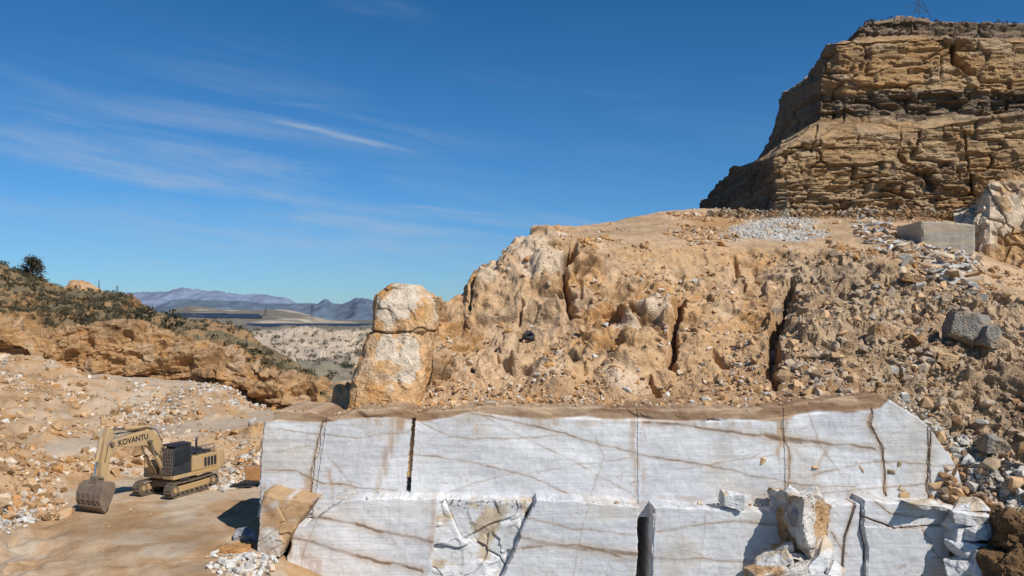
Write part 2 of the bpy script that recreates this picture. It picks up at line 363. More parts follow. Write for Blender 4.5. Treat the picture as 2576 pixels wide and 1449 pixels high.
tree('pine_tree',P(77,702,148),5.0,5.2,5)
# ---------- distant valley ----------
A4=[]
for a in (-800,0,300,480,600,700,800,930,1100,1700,2600):
    wob=6*math.sin(a*.02)
    A4.append((a,[(1010,112),(965,160),(930+wob*.5,240),(905+wob*.3,285),(862+wob,330),(829,385),(824,460),(815,700),(808,1500),(805,3400)]))
V=net(cols2rows(A4),3.0,minv=5);N,fl=normals(V);px,py=bear(V)
disp=fbm(V*.03,5,70)*4*sm(810,840,py)+fbm(V*.2,3,71)*.6*sm(812,830,py)
te,ti=strata(V,5,0,75,.6,.6); disp+=te*3.5*sm(828,840,py)*sm(925,900,py)
V2=V+N*disp[...,None]
col=mixc(PALE*.84,C(.44,.355,.27),sm(-.3,.4,fbm(V*.03,5,72))); col=mixc(col,C(.24,.20,.14),sm(.05,.4,fbm(V*.05,5,73))*.65); col=mixc(col,C(.30,.24,.17),sm(.6,.9,ti)*.5)
col=mixc(col,C(.13,.125,.10),sm(838,829,py)*.9); col=mixc(col,C(.16,.14,.095),sm(915,932,py)*.7)
gridmesh('valley_terrain',V2,col,M_far,flip=fl)
w=sm(832,838,py)*sm(1000,960,py)*(px>500)*(px<980)*np.clip(V[...,1]/300,0,2);n=420;pts=pick(V2,w,n)
scatter_plants('valley_scrub',pts,rng.uniform(1.,3.,n),rcol(n,[C(.12,.105,.07)],.15),26,.22)
kc=[]
for a,t in [(300,806),(360,800),(440,780),(480,772),(560,777),(640,783),(700,778),(745,784),(780,795),(830,808),(900,816)]:
    kc.append((a,[(818,640),(lerp(814,t,.5),760),(t,900),(t+5,1200)]))
V=net(cols2rows(kc),2.,minv=10);N,fl=normals(V);px,py=bear(V);V2=V+N*(fbm(V*.02,4,80)*3)[...,None]
col=mixc(C(.17,.15,.12),C(.36,.30,.23),sm(.0,.5,fbm(V*.015,4,81)+sm(600,720,px)*.5-.25))
gridmesh('plateau_mound',V2,col,M_far,flip=fl)
# solar panels
def boxgeo(c,s,R=None):
    v=np.array([[x,y,z] for x in(-.5,.5) for y in(-.5,.5) for z in(-.5,.5)])*np.array(s)
    if R is not None: v=v@np.array(R).T
    return v+np.array(c),np.array([[0,1,3,2],[4,6,7,5],[0,4,5,1],[2,3,7,6],[0,2,6,4],[1,5,7,3]])
M_pan=plain('solar_glass',(.035,.045,.07),.35,0,.2)
Vs=[];Fs=[];off=0
R=Euler((math.radians(20),0,0)).to_matrix()
for a0,a1,b,da in [(690,925,824.5,440),(680,925,823,470),(660,925,822,500),(640,925,821,530),(620,925,820,560),(395,660,799,742),(390,650,797.5,752),(400,640,796,762),(405,640,794,775),(400,560,792,790)]:
    x=a0
    while x<a1:
        p=P(x+9,b,da)+np.array([0,0,1.]); v,f=boxgeo(p,(19*da*S/F,6,.3),R); Vs.append(v);Fs.append(f+off);off+=8
        v,f=boxgeo(p-np.array([0,0,1.4]),(.4,.4,2.6)); Vs.append(v);Fs.append(f+off);off+=8
        x+=19
fastmesh('solar_panel_array',np.concatenate(Vs),np.concatenate(Fs),None,M_pan,4)
# mountains: distance haze is painted into the bluish base colours
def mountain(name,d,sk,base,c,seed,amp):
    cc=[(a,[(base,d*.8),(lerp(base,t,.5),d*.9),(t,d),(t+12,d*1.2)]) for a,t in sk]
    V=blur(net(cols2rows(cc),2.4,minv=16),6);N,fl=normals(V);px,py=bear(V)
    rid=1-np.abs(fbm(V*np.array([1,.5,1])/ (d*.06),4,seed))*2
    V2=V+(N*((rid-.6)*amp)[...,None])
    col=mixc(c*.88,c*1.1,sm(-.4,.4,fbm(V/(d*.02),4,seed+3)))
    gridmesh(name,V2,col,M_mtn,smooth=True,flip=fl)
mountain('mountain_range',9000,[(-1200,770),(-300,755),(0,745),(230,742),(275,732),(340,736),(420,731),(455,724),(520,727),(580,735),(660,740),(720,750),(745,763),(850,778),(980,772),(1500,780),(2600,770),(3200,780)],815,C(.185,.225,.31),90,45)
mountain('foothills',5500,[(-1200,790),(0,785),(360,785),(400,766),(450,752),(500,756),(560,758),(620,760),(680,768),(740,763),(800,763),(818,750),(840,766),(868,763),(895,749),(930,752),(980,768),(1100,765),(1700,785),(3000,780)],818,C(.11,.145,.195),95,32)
fastmesh('ground',np.array([[-30000,-200,-30],[30000,-200,-30],[30000,40000,-30],[-30000,40000,-30]]),np.array([[0,1,2,3]]),np.tile(C(.2,.18,.14),(4,1)),M_far,4)
# shed
M_shed=plain('shed_metal',(.16,.19,.22),.5);M_wall=plain('shed_wall',(.35,.32,.28),.8)
sh=link(bpy.data.objects.new('farm_shed',None)); c=P(792,936,240)
def part(name,V,Fc,mat,parent,bev=0,smooth=False):
    me=bpy.data.meshes.new(name); me.from_pydata([tuple(map(float,v)) for v in V],[],[tuple(int(i) for i in f) for f in Fc]); me.materials.append(mat)
    bm=bmesh.new();bm.from_mesh(me);bmesh.ops.recalc_face_normals(bm,faces=bm.faces);bm.to_mesh(me);bm.free()
    o=link(bpy.data.objects.new(name,me),parent)
    if bev: 
        m=o.modifiers.new('b','BEVEL');m.width=bev;m.segments=2;m.limit_method='ANGLE'
    return o
v,f=boxgeo(c,(11,9,3.2));part('walls',v,f,M_wall,sh)
rv=np.array([[x,y,z] for x in(-6,6) for y,z in((-5,1.5),(0,4.0),(5,1.5),(-5,1.65),(0,4.15),(5,1.65))])+c
part('roof',rv,[(0,6,7,1),(1,7,8,2),(3,4,10,9),(4,5,11,10),(0,1,4,3),(1,2,5,4),(6,9,10,7),(7,10,11,8),(0,3,9,6),(2,8,11,5)],M_shed,sh)
n=60;pts=np.array([P(rng.uniform(800,890),rng.uniform(938,952),rng.uniform(215,235)) for _ in range(n)])
scatter_plants('cypress_row',pts,rng.uniform(2,4,n),rcol(n,[C(.045,.055,.03)],.15),60,.12,1.5)
# =====================================================================
# ROCK PILLAR
lv=[(712,985,1010,44.6),(716,965,1048,44.2),(735,945,1062,44),(765,936,1078,43.7),(800,930,1084,43.5),(832,927,1086,43.4),(838,921,1084,43.5),(880,908,1080,43.3),(930,893,1072,43.0),(980,876,1062,42.8),(1030,862,1050,42.6),(1060,855,1046,42.4)]
zz=np.linspace(712,1060,170)
LV=np.array(lv)
nu=260; V=np.zeros((170,nu,3))
for i,b in enumerate(zz):
    l=np.interp(b,LV[:,0],LV[:,1]);r=np.interp(b,LV[:,0],LV[:,2]);d=np.interp(b,LV[:,0],LV[:,3])
    p0=P(l,b,d);p1=P(r,b,d); cx=(p0[0]+p1[0])/2; rx=(p1[0]-p0[0])/2; ry=1.9
    th=np.linspace(0,2*np.pi,nu)
    ex=lambda q:np.sign(q)*np.abs(q)**.5
    V[i,:,0]=cx+rx*ex(np.cos(th));V[i,:,1]=p0[1]+ry-ry*ex(np.sin(th));V[i,:,2]=p0[2]
top=V[:1].copy(); cen=top.mean(1,keepdims=True); V=np.concatenate([cen+(top-cen)*.02,cen+(top-cen)*.5,V],0)
cc=V.mean(1,keepdims=True); N=V-cc; N[...,2]*=0;N/=np.linalg.norm(N,axis=-1,keepdims=True)+1e-6
px,py=bear(V); fA,eA,iA=facet(V,(.4,.4,.25),31,1.6,bev=.12,box=True);fB,eB,iB=facet(V,(1.2,1.2,.9),32,bev=.15)
disp=fbm(V*.35,4,30)*.12+fA*.28+fB*.12+fbm(V*2,4,32)*.04
crk=np.abs(py-(834+5*np.sin(px*.04)+fbm(V*1.5,3,33)*5))
disp-=.14*sm(5,1.5,crk)
V2=V+N*disp[...,None]
sh1=np.minimum(np.hypot((px-1010)/48,(py-770)/55),np.hypot((px-1012)/42,(py-885)/72))
wp=sm(1.1,.85,sh1+fbm(V*.7,6,35,.6)*1.3)
col=mixc(ORG*1.18,TAN*1.3,sm(-.3,.3,fbm(V*.8,4,36)));col=mixc(col,PALE*.97,sm(-.1,.5,fbm(V*.6,4,39))*.5);col=mixc(col,C(.60,.53,.43),wp*.75);col=mixc(col,BRN*.7,sm(4,1,crk)*.8);col=mixc(col,BRN,sm(.04,.0,eA)*.3)
gridmesh('rock_pillar',V2,col,M_rock,flip=True)
# =====================================================================
# HILLSIDE
HS=[(800,[(1200,40.3),(1062,40.6),(1048,43.5),(1042,48),(1045,52),(1050,56),(1060,60),(1080,66)]),
(1040,[(1200,40.3),(1048,40.6),(1020,43.8),(1000,46),(930,50),(840,54),(800,57),(850,66)]),
(1085,[(1200,40.3),(1046,40.6),(1012,43.8),(940,46),(870,49),(800,52),(742,56),(790,66)]),
(1125,[(1200,40.3),(1044,40.6),(1008,43.8),(930,47),(860,50),(800,53),(755,56),(780,66)]),
(1160,[(1200,40.3),(1042,40.6),(1005,43.8),(930,47),(860,51),(800,54),(738,57),(750,66)]),
(1185,[(1200,40.3),(1042,40.6),(1003,43.8),(925,47.5),(855,51),(790,54),(688,57),(705,66)]),
(1255,[(1200,40.3),(1042,40.6),(1002,43.8),(920,47.5),(850,52),(770,54),(664,57.5),(675,68)]),
(1300,[(1200,40.3),(1042,40.6),(1000,43.8),(910,47.5),(840,52),(750,54),(620,57.5),(622,70)]),
(1345,[(1200,40.3),(1042,40.6),(1000,43.8),(905,47.5),(835,52),(740,54),(598,57.5),(580,70)]),
(1430,[(1200,40.3),(1042,40.6),(1000,43.8),(900,47.5),(835,52),(730,54),(602,57.5),(573,74)]),
(1550,[(1200,40.3),(1042,40.6),(1000,43.8),(895,47.5),(830,52),(730,54.5),(612,59),(556,80)]),
(1660,[(1200,40.3),(1042,40.6),(995,43.8),(890,47.0),(820,51),(725,54.5),(620,60),(532,85)]),
(1760,[(1200,40.3),(1042,40.6),(990,43.5),(890,46.5),(815,50),(720,55),(618,62),(522,92)]),
(1900,[(1200,40.3),(1038,40.6),(985,43.0),(890,46),(805,50),(715,55),(618,61),(530,95)]),
(2050,[(1200,40.3),(1020,40.7),(970,42.8),(890,45.5),(810,49),(720,54),(628,60),(530,92)]),
(2200,[(1200,40.3),(1000,40.8),(960,42.5),(890,45),(810,48.5),(725,53),(650,58),(536,90)]),
(2330,[(1330,39.9),(1090,41),(1010,42),(920,44),(840,47),(755,51),(680,56),(538,90)]),
(2430,[(1480,37.8),(1270,39),(1120,41),(960,43),(860,46),(780,49.5),(705,54),(560,86)]),
(2576,[(1600,34),(1290,38),(1110,40.5),(960,42.5),(890,44.5),(820,47.5),(750,51),(650,77)]),
(2950,[(1650,31),(1300,36),(1120,38.5),(960,41),(900,43),(840,46),(790,50),(680,72)])]
V=blur(net(cols2rows(HS),2.4,minv=14),5);N,fl=normals(V);px,py=bear(V)
D_=V[...,1]/S
plat=np.clip(sm(-14,8,np.interp(px,[1040,1300,1550,1760,1900,2050,2200,2330,2430,2576,2950],[760,610,622,618,618,628,650,680,705,750,790])-py),0,1)*sm(1400,1500,px)
bench=sm(45.6,43.0,D_)*sm(2250,2150,px)*sm(1180,1040,py)
rubz=sm(1900,1990,px+(py-800)*.12)*(1-plat)
fA,eA,iA=facet(V,(.19,.19,.14),104,1.3,bev=.12,box=True,rt=.12)
fB,eB,iB=facet(V,(.45,.45,.36),105,1.7,bev=.16,box=True,rt=.2)
fC,eC,iC=facet(V,(1.15,1.15,1.15),106,2.2,bev=.25)
act=(1-plat*.88)*(1-bench*.85)
crest=1-.45*sm(53,57,D_)*sm(1750,1650,px)
led,li=strata(V,2.2,.03,120,.7)
dusty=sm(-.08,.35,fbm(V*.13,4,170))*(1-rubz)
fac=1-.65*dusty
disp=(fbm(V*.09,3,107)*.9*(1-rubz*.3)+fA*1.7*(1-rubz*.75)*fac+fB*(.68-.05*rubz)*fac+led*.7*(1-rubz)*fac)*act*crest
disp+=fC*(.20+.22*rubz)*act+fbm(V*1.3,5,108)*(.07*act+.04)
disp-=(.35*sm(.07,.0,eA)+.14*sm(.06,.0,eB))*act*fac*(1-.6*rubz)
for poly,wd,dp in [([(1455,615),(1420,690),(1445,790)],13,1.8),([(1718,755),(1695,820),(1688,905)],12,1.7),([(1990,715),(1955,800),(1935,880),(1948,965)],20,2.0),([(1188,700),(1180,765)],8,1.2),([(1330,930),(1250,930)],10,.9),([(1800,870),(1830,900)],9,.9),([(1240,890),(1262,860)],9,1.),([(2200,830),(2230,800)],10,1.),([(1530,800),(1560,790)],8,.8),([(1850,640),(1870,700)],7,.7),([(1640,930),(1660,990)],8,.9),([(1310,760),(1290,800)],7,.8)]:
    dd=pdist(px+fbm(V*.6,3,130)*14,py+fbm(V*.6,3,131)*8,poly); disp-=dp*sm(wd,wd*.3,dd)
for cx,cy,r,a in [(1390,660,75,.8),(1500,650,60,.4),(1610,880,70,.9),(1230,720,45,.4),(2060,800,90,1.1),(1400,950,70,.8),(1120,900,60,.6),(1560,950,60,.8)]:
    disp+=a*sm(r,r*.35,np.hypot(px-cx,(py-cy)*1.1)+fbm(V*.4,3,133)*20)
disp*=sm(0,1,np.clip((D_-40.4)*1.2,0,1)+sm(2350,2430,px))
V2=V+N*(blur(disp,1)*(1-rubz)+disp*rubz)[...,None];N2,_=normals(V2)
t=fbm(V*.18,5,140)
col=mixc(TAN*1.04,ORG*1.08,sm(-.25,.35,t+(iB-.5)*.4)); col=mixc(col,PALE*.97,sm(.05,.5,fbm(V*.22,5,141)+(iB-.5)*.3)*.5)
col=mixc(col,BRN*1.15,sm(.7,.95,iB)*.4*(1-rubz)); col=col*(1+(iC-.5)*.2)[...,None]
col=mixc(col,SAND*1.04,np.clip(sm(.45,.85,N2[...,2]+fbm(V*.5,3,142)*.2)*.7+dusty*.4,0,.85))
col=mixc(col,BRN*.6,np.maximum(sm(.05,.01,eB)*.4,sm(.06,.01,eA)*.55)*act*(1-dusty))
for cx,cy,rx,ry,k in [(1360,650,80,70,.75),(1640,775,60,30,.8),(1600,815,70,22,.9),(1580,960,60,40,.75),(1400,945,60,30,.5),(1230,690,30,40,.6),(1850,760,60,25,.4)]:
    dd=np.hypot((px-cx)/rx,(py-cy)/ry)+fbm(V*.5,4,150)*.6; col=mixc(col,PALE*1.05,sm(1.1,.5,dd)*k)
col=mixc(col,mixc(C(.33,.235,.15),C(.42,.315,.205),sm(-.3,.3,fbm(V*.5,4,151))),rubz*.75)
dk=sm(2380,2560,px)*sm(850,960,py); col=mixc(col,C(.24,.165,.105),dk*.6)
hol_shade=sm(2460,2500,px)*sm(1270,1310,py); col=mixc(col,BRN*.55,hol_shade*.8)  # shade of the rocky hollow painted in as dark brown
gr=sm(70,30,pdist(px,py,[(2440,1150),(2576,1230)])); col=mixc(col,GRY,gr*.6)
rd=C(.43,.295,.18); col=mixc(col,mixc(rd*.9,rd*1.2,sm(-.3,.3,fbm(V*.3,4,152))),plat*.8)
ob=sm(1.1,.6,np.hypot((px-1790)/90,(py-565)/26)+fbm(V*.3,4,155)*.5); col=mixc(col,ORG*.95,ob*plat*.7)
gp=sm(1.1,.7,np.hypot((px-1955)/125,(py-577)/34)+fbm(V*.2,3,153)*.3); col=mixc(col,C(.50,.465,.41),gp*plat)
col=mixc(col,mixc(C(.29,.17,.09),SAND*.9,sm(-.2,.4,fbm(V*.4,4,154))),bench*.8)
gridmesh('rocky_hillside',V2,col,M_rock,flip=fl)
Vs_,pxs,pys=V2,px,py
inf=(px>1000)*(px<2640)
w=rubz*inf*(pys<1300)*(.3+sm(-.3,.4,fbm(V*.3,3,160)));n=7500;pts=pick(Vs_,w,n)
scatter('scree_stones',pts,sizes(n,.13,1.5,2.3),rcol(n,[C(.43,.33,.23),C(.36,.265,.175),SAND,GRY*.9,BRN*1.15],.17,[.32,.25,.22,.08,.13]),M_stone)
w=(1-rubz)*(1-plat)*inf*(pys<1035)*(sm(.35,.8,N2[...,2])+.4*dusty)*(.2+sm(-.1,.4,fbm(V*.25,3,161)));n=6500;pts=pick(Vs_,w,n)
scatter('hillside_stones',pts,sizes(n,.1,1.0,2.5),rcol(n,[SAND,PALE,TAN,ORG,WHT*.85],.14,[.34,.2,.22,.17,.07]),M_stone)
w=plat*inf*(.1+sm(0,.5,fbm(V*.2,3,162))+ob)*sm(.2,.5,np.abs(fbm(V*.1,3,163)));n=3600;pts=pick(Vs_,w,n)
scatter('plateau_stones',pts,sizes(n,.12,1.1,2.5),rcol(n,[SAND,PALE,TAN,ORG],.14),M_stone)
w=gp*plat;n=1900;pts=pick(Vs_,w,n)
scatter('gravel_heap',pts,sizes(n,.12,.6,2.4),rcol(n,[WHT*.88,GRY*1.25,PALE*.95],.1),M_stone)
w=sm(50,15,pdist(pxs,pys,[(2180,575),(2260,620),(2360,660),(2440,680)]))*plat;n=900;pts=pick(Vs_,w,n)
scatter('slab_pile',pts,sizes(n,.4,2.4,2.2),rcol(n,[PALE,WHT*.85,SAND,GRY],.12),M_stone,SLB,.8)
w=sm(55,15,pdist(pxs,pys,[(2430,1140),(2500,1190),(2590,1250)]))+.6*sm(20,8,pdist(pxs,pys,[(2440,1290),(2590,1280)]))+.5*sm(25,8,pdist(pxs,pys,[(2260,1030),(2350,1080),(2420,1120)]));n=1500;pts=pick(Vs_,w,n)
scatter('grey_rubble',pts,sizes(n,.15,1.0,2.3),rcol(n,[GRY*1.15,WHT*.9,C(.40,.32,.23)],.12),M_stone)
# =====================================================================
# BIG CLIFF
def row(*a): return list(a)
r0=row((1740,600,125),(1800,610,116),(1890,600,101),(1962,600,88),(1975,600,87.2),(2150,600,87),(2300,610,87),(2460,650,84),(2576,690,83),(2950,690,82))
r1=row((1770,505,125),(1843,418,116),(1895,412,101),(1945,388,88.6),(1985,362,88),(2120,345,88),(2300,325,88),(2460,300,86),(2576,290,85),(2950,280,84))
r2=row((1790,500,130),(1880,414,119),(1935,390,108),(1968,345,98),(2062,300,92.5),(2130,292,91),(2300,290,91),(2460,288,89.5),(2576,284,88.5),(2950,272,88))
r3=row((1800,500,134),(1938,384,116),(1956,285,110),(1995,240,98),(2066,225,92.8),(2130,222,91.3),(2300,228,91.3),(2460,210,89.5),(2576,205,88.6),(2950,195,88))
r4=row((1810,498,136),(1942,376,117),(1968,235,110),(2035,198,99),(2076,113,93),(2100,107,91.8),(2300,98,92),(2420,95,91),(2576,100,90),(2950,90,89))
r5=row((1840,498,140),(1960,370,125),(1995,225,118),(2060,180,108),(2148,100,97),(2180,95,96.5),(2300,92,96),(2420,90,95),(2576,90,94),(2950,84,92))
r6=row((1860,498,144),(1980,370,134),(2020,220,122),(2100,150,112),(2168,62,99),(2200,52,98),(2290,46,98),(2420,54,97),(2576,56,96),(2950,46,94))
r7=row((1900,510,160),(2000,380,150),(2060,240,140),(2140,170,130),(2200,70,120),(2240,60,118),(2300,58,116),(2430,64,115),(2576,66,115),(2950,60,113))
V=net([r0,r1,r2,r3,r4,r5,r6,r7],2.3);N,fl=normals(V);px,py=bear(V)
s1,i1=strata(V,2.6,.02,205,.25,.85); s2,i2=strata(V,.95,.03,215,.25,.78); s3,i3=strata(V,.4,.03,225,.2)
fA,eA,iA=facet(V,(.11,.11,.2),206,1.1,.1,.08,True,.02); fB,eB,iB=facet(V,(.24,.24,.62),207,1.3,.12,.12,True,.03); fC,eC,iC=facet(V,(.7,.7,1.6),208,1.8,.2,.25)
band=sm(215,235,py+fbm(V*.08,3,208)*14)*sm(305,285,py+fbm(V*.08,3,209)*14)*sm(2000,2100,px)
lowb=sm(400,430,py)*sm(2620,2300,px)*.6
capm=sm(98,90,py)
rough=np.clip(.45+band*1.+lowb*.9+capm*.6,0,1.3)
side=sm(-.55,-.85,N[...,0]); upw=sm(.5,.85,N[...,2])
disp=fbm(V*.06,3,210)*.4+fA*.85+s1*1.1*rough+s2*1.0*rough+s3*.5*rough+fB*.5*(.6+.5*rough)+fC*.22*(.5+rough)+fbm(V*.9,4,211)*.1
disp-=(.45*sm(.06,0,eA)+.3*sm(.06,0,eB)*rough)
for poly,wd,dp in [([(2395,85),(2400,140)],9,2.),([(2420,330),(2440,440),(2455,520)],4,.5),([(2405,150),(2450,180)],14,1.4),([(2330,440),(2345,470)],16,1.5),([(2265,390),(2290,420)],10,1.2),([(2060,310),(2045,380)],5,.7),([(2210,480),(2290,500)],7,1.)]:
    disp-=dp*sm(wd,wd*.3,pdist(px+fbm(V*.3,3,212)*8,py,poly))
disp*=(1-.5*side)*(1-.5*upw)
V2=V+N*disp[...,None];N2,_=normals(V2)
t=fbm(V*.08,5,213)
col=mixc(C(.45,.275,.13),C(.50,.34,.185),sm(-.3,.3,t));col=mixc(col,C(.42,.23,.09),sm(.1,.5,fbm(V*.1,4,214))*.6)
col=mixc(col,C(.23,.155,.10),sm(.55,.9,i2)*.45); col=mixc(col,PALE*.98,sm(.7,.95,iB)*.3)
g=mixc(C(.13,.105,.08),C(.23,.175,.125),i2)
col=mixc(col,g,np.clip(band*.9+capm*.85+lowb*.45*sm(.2,.6,i1)+side*.75,0,1))  # left-facing side is also painted dark, standing in for its shade
col=mixc(col,BRN*.5,np.maximum(sm(.045,.0,eB),sm(.05,0,eA))*.55)
vl=np.abs((px*.045)%1-.5); col=mixc(col,PALE,sm(.06,.0,vl)*.22*(h3(np.floor(px*.045),px*0,px*0,9)>.5)*sm(.2,.6,fbm(V*.1,3,221)+.4))
col=mixc(col,SAND*.9,sm(.6,.9,N2[...,2])*.4)
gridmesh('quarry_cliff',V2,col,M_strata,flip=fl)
w=(py<66)*(px>2150)*1.0;n=150;pts=pick(V2,w,n)
scatter_plants('cliff_top_scrub',pts,rng.uniform(.4,1.0,n),rcol(n,[C(.09,.08,.05)],.2),40,.18)
n=1500;pts=np.array([P(a,b,d) for a,b,d in zip(rng.uniform(1780,2450,n),rng.uniform(530,545,n),rng.uniform(83,87,n))])
scatter('cliff_foot_stones',pts,sizes(n,.2,1.2,2.4),rcol(n,[TAN*.8,BRN,C(.35,.3,.22)],.15),M_stone)
# pale outcrop right
rc=[]
for a,t,b,d in [(2400,545,650,70),(2448,530,660,68.5),(2465,500,668,67.5),(2490,470,675,67),(2576,450,684,66.5),(2950,430,710,64)]:
    rc.append((a,[(b+25,d),(lerp(b,t,.5),d+1.),(t,d+3),(t-10,d+14)]))
V=net(cols2rows(rc),2.3);N,fl=normals(V);px,py=bear(V);fA,eA,iA=facet(V,(.32,.32,.22),301,1.2,bev=.1,box=True,rt=.1);fB,eB,iB=facet(V,.8,302,bev=.15)
V2=V+N*(fA*.7+fB*.3+fbm(V*.8,4,303)*.1-.3*sm(.06,0,eA))[...,None]
col=mixc(PALE*1.0,C(.45,.27,.12),sm(-.2,.4,fbm(V*.25,5,304)+(iA-.5)*.4)*.95);col=mixc(col,BRN*.8,sm(.06,.0,eA)*.5)
gridmesh('pale_rock_outcrop',V2,col,M_rock,flip=fl)
# =====================================================================
# MARBLE
VE=[([(1160,1035),(1300,1060),(1420,1090),(1530,1125),(1640,1150),(1760,1165),(1880,1190),(1980,1215),(2150,1225)],2.4,.8),
([(1620,1060),(1750,1075),(1950,1100),(2080,1115),(2200,1130)],4.2,.8),([(1930,1095),(2010,1112)],9,.65),
([(2190,1030),(2185,1070),(2215,1120),(2225,1180),(2225,1260)],3.2,1.),([(2185,1060),(2195,1090)],7,.8),
([(810,1060),(800,1120),(785,1180),(780,1260)],2.6,1.),([(670,1180),(740,1185),(810,1215),(900,1225),(1000,1230)],2.,.75),
([(1040,1140),(1200,1165),(1330,1200),(1450,1250)],2.,.7),([(1050,1060),(1130,1100),(1250,1105),(1400,1095)],1.6,.55),
([(1962,1030),(1967,1080),(1985,1150),(1980,1270)],3.,.8),([(2340,1070),(2330,1180),(2335,1260)],2.4,1.),
([(2000,1200),(2200,1160),(2400,1170)],1.8,.65),([(2020,1245),(2200,1228),(2400,1215)],2.2,.55),([(690,1080),(900,1100),(1030,1085)],1.5,.5),
([(1210,1045),(1400,1140),(1600,1250)],1.4,.45),([(1480,1255),(1520,1150),(1500,1100)],1.3,.45),([(830,1150),(900,1240)],1.8,.55),
([(760,1290),(850,1310),(960,1335),(1090,1362)],5,.9),([(720,1350),(850,1385),(950,1410),(1060,1440)],5,.9),([(1300,1350),(1400,1375),(1500,1385),(1610,1395)],6,.8),
([(1250,1385),(1450,1370),(1560,1400)],3.5,.7),([(1310,1300),(1450,1330),(1600,1345)],2,.6),([(1650,1335),(1850,1310),(1980,1320)],2.2,.6),([(1640,1400),(1990,1420)],2.2,.5),
([(2108,1560),(2125,1350),(2152,1268)],3,1.),([(2172,1300),(2250,1330),(2390,1318)],2.4,.9),([(2200,1262),(2240,1290),(2330,1300)],2.2,.9),([(2320,1330),(2345,1380),(2400,1449)],2.2,.8),([(2090,1340),(2130,1390)],2.5,.8),
([(800,1300),(760,1400),(740,1560)],1.6,.5),([(1480,1270),(1440,1449)],1.3,.4),([(1780,1285),(1760,1449)],1.3,.4),([(1700,1180),(1830,1160),(1960,1140)],1.4,.45),([(1120,1240),(1250,1200),(1400,1180),(1590,1150)],1.3,.4),([(2030,1040),(2060,1120),(2120,1200)],1.5,.45),([(690,1140),(780,1120)],1.4,.45)]
ST=[([(1605,1045),(1602,1100),(1606,1260)],16,.6),([(1965,1040),(1962,1130),(1975,1160)],16,.75),([(1010,1060),(975,1130),(955,1240)],12,.6),([(940,1050),(1010,1060)],20,.6),([(775,1200),(770,1260)],16,.7),([(2225,1150),(2222,1260)],9,.6),([(660,1230),(780,1245)],12,.6),([(2080,1110),(2030,1230)],6,.5),([(830,1180),(835,1250)],6,.6),
([(730,1390),(800,1430)],26,.5),([(1150,1030),(1210,1090)],9,.5),([(1985,1260),(2060,1300)],30,.6),([(1900,1250),(2180,1245)],9,.45),([(1660,1250),(1760,1256)],8,.4),([(1090,1260),(1085,1400)],10,.4),([(1300,1062),(1900,1066)],9,.4)]
def marblecol(V,px,py):
    wx=px+fbm(V*.7,4,401)*9; wy=py+fbm(V*.9+5,4,402)*8
    wx2=px+fbm(V*3,3,403)*2.5; wy2=py+fbm(V*3+3,3,404)*2.5
    base=mixc(C(.57,.57,.58),C(.66,.655,.65),sm(-.4,.4,fbm(V*.3,5,405)))
    base=mixc(base,C(.52,.46,.38),sm(.0,.55,fbm(V*.4,6,406))*.5)
    wk=px+(py-1150)*.16*np.sin(np.floor(px/240.)*2.4)
    k=np.floor(wk/14.); r=h3(k,k*0,k*0,410); seg=fbm(np.stack([k*3.1,V[...,2]*.5,k*0],-1),3,411)
    off=(h3(k,k*0,k*0,415)-.5)*.7
    dl=sm(.10,.03,np.abs((wk/14.)%1-.5+off*.6))*(r>.6)*sm(0.1,.45,seg); base=mixc(base,C(.38,.31,.25),dl*.4)
    for poly,w,a in ST:
        dd=pdist(wx,wy,poly); base=mixc(base,C(.40,.25,.13),sm(w*1.6,w*.2,dd)*a*sm(-.5,.3,fbm(V*np.array([3,3,.8]),4,420)))
    for i,(poly,w,a) in enumerate(VE):
        dd=pdist(.6*wx+.4*wx2,.6*wy+.4*wy2,poly)
        if dd.min()>w*5: continue
        lv=.55+.45*sm(-.3,.2,fbm(V*.9,3,430+i))
        base=mixc(base,C(.44,.31,.19),sm(w*4.5,w,dd)*a*.45*lv); base=mixc(base,C(.19,.115,.065),sm(w*1.05,w*.45,dd)*a*lv)
    return base
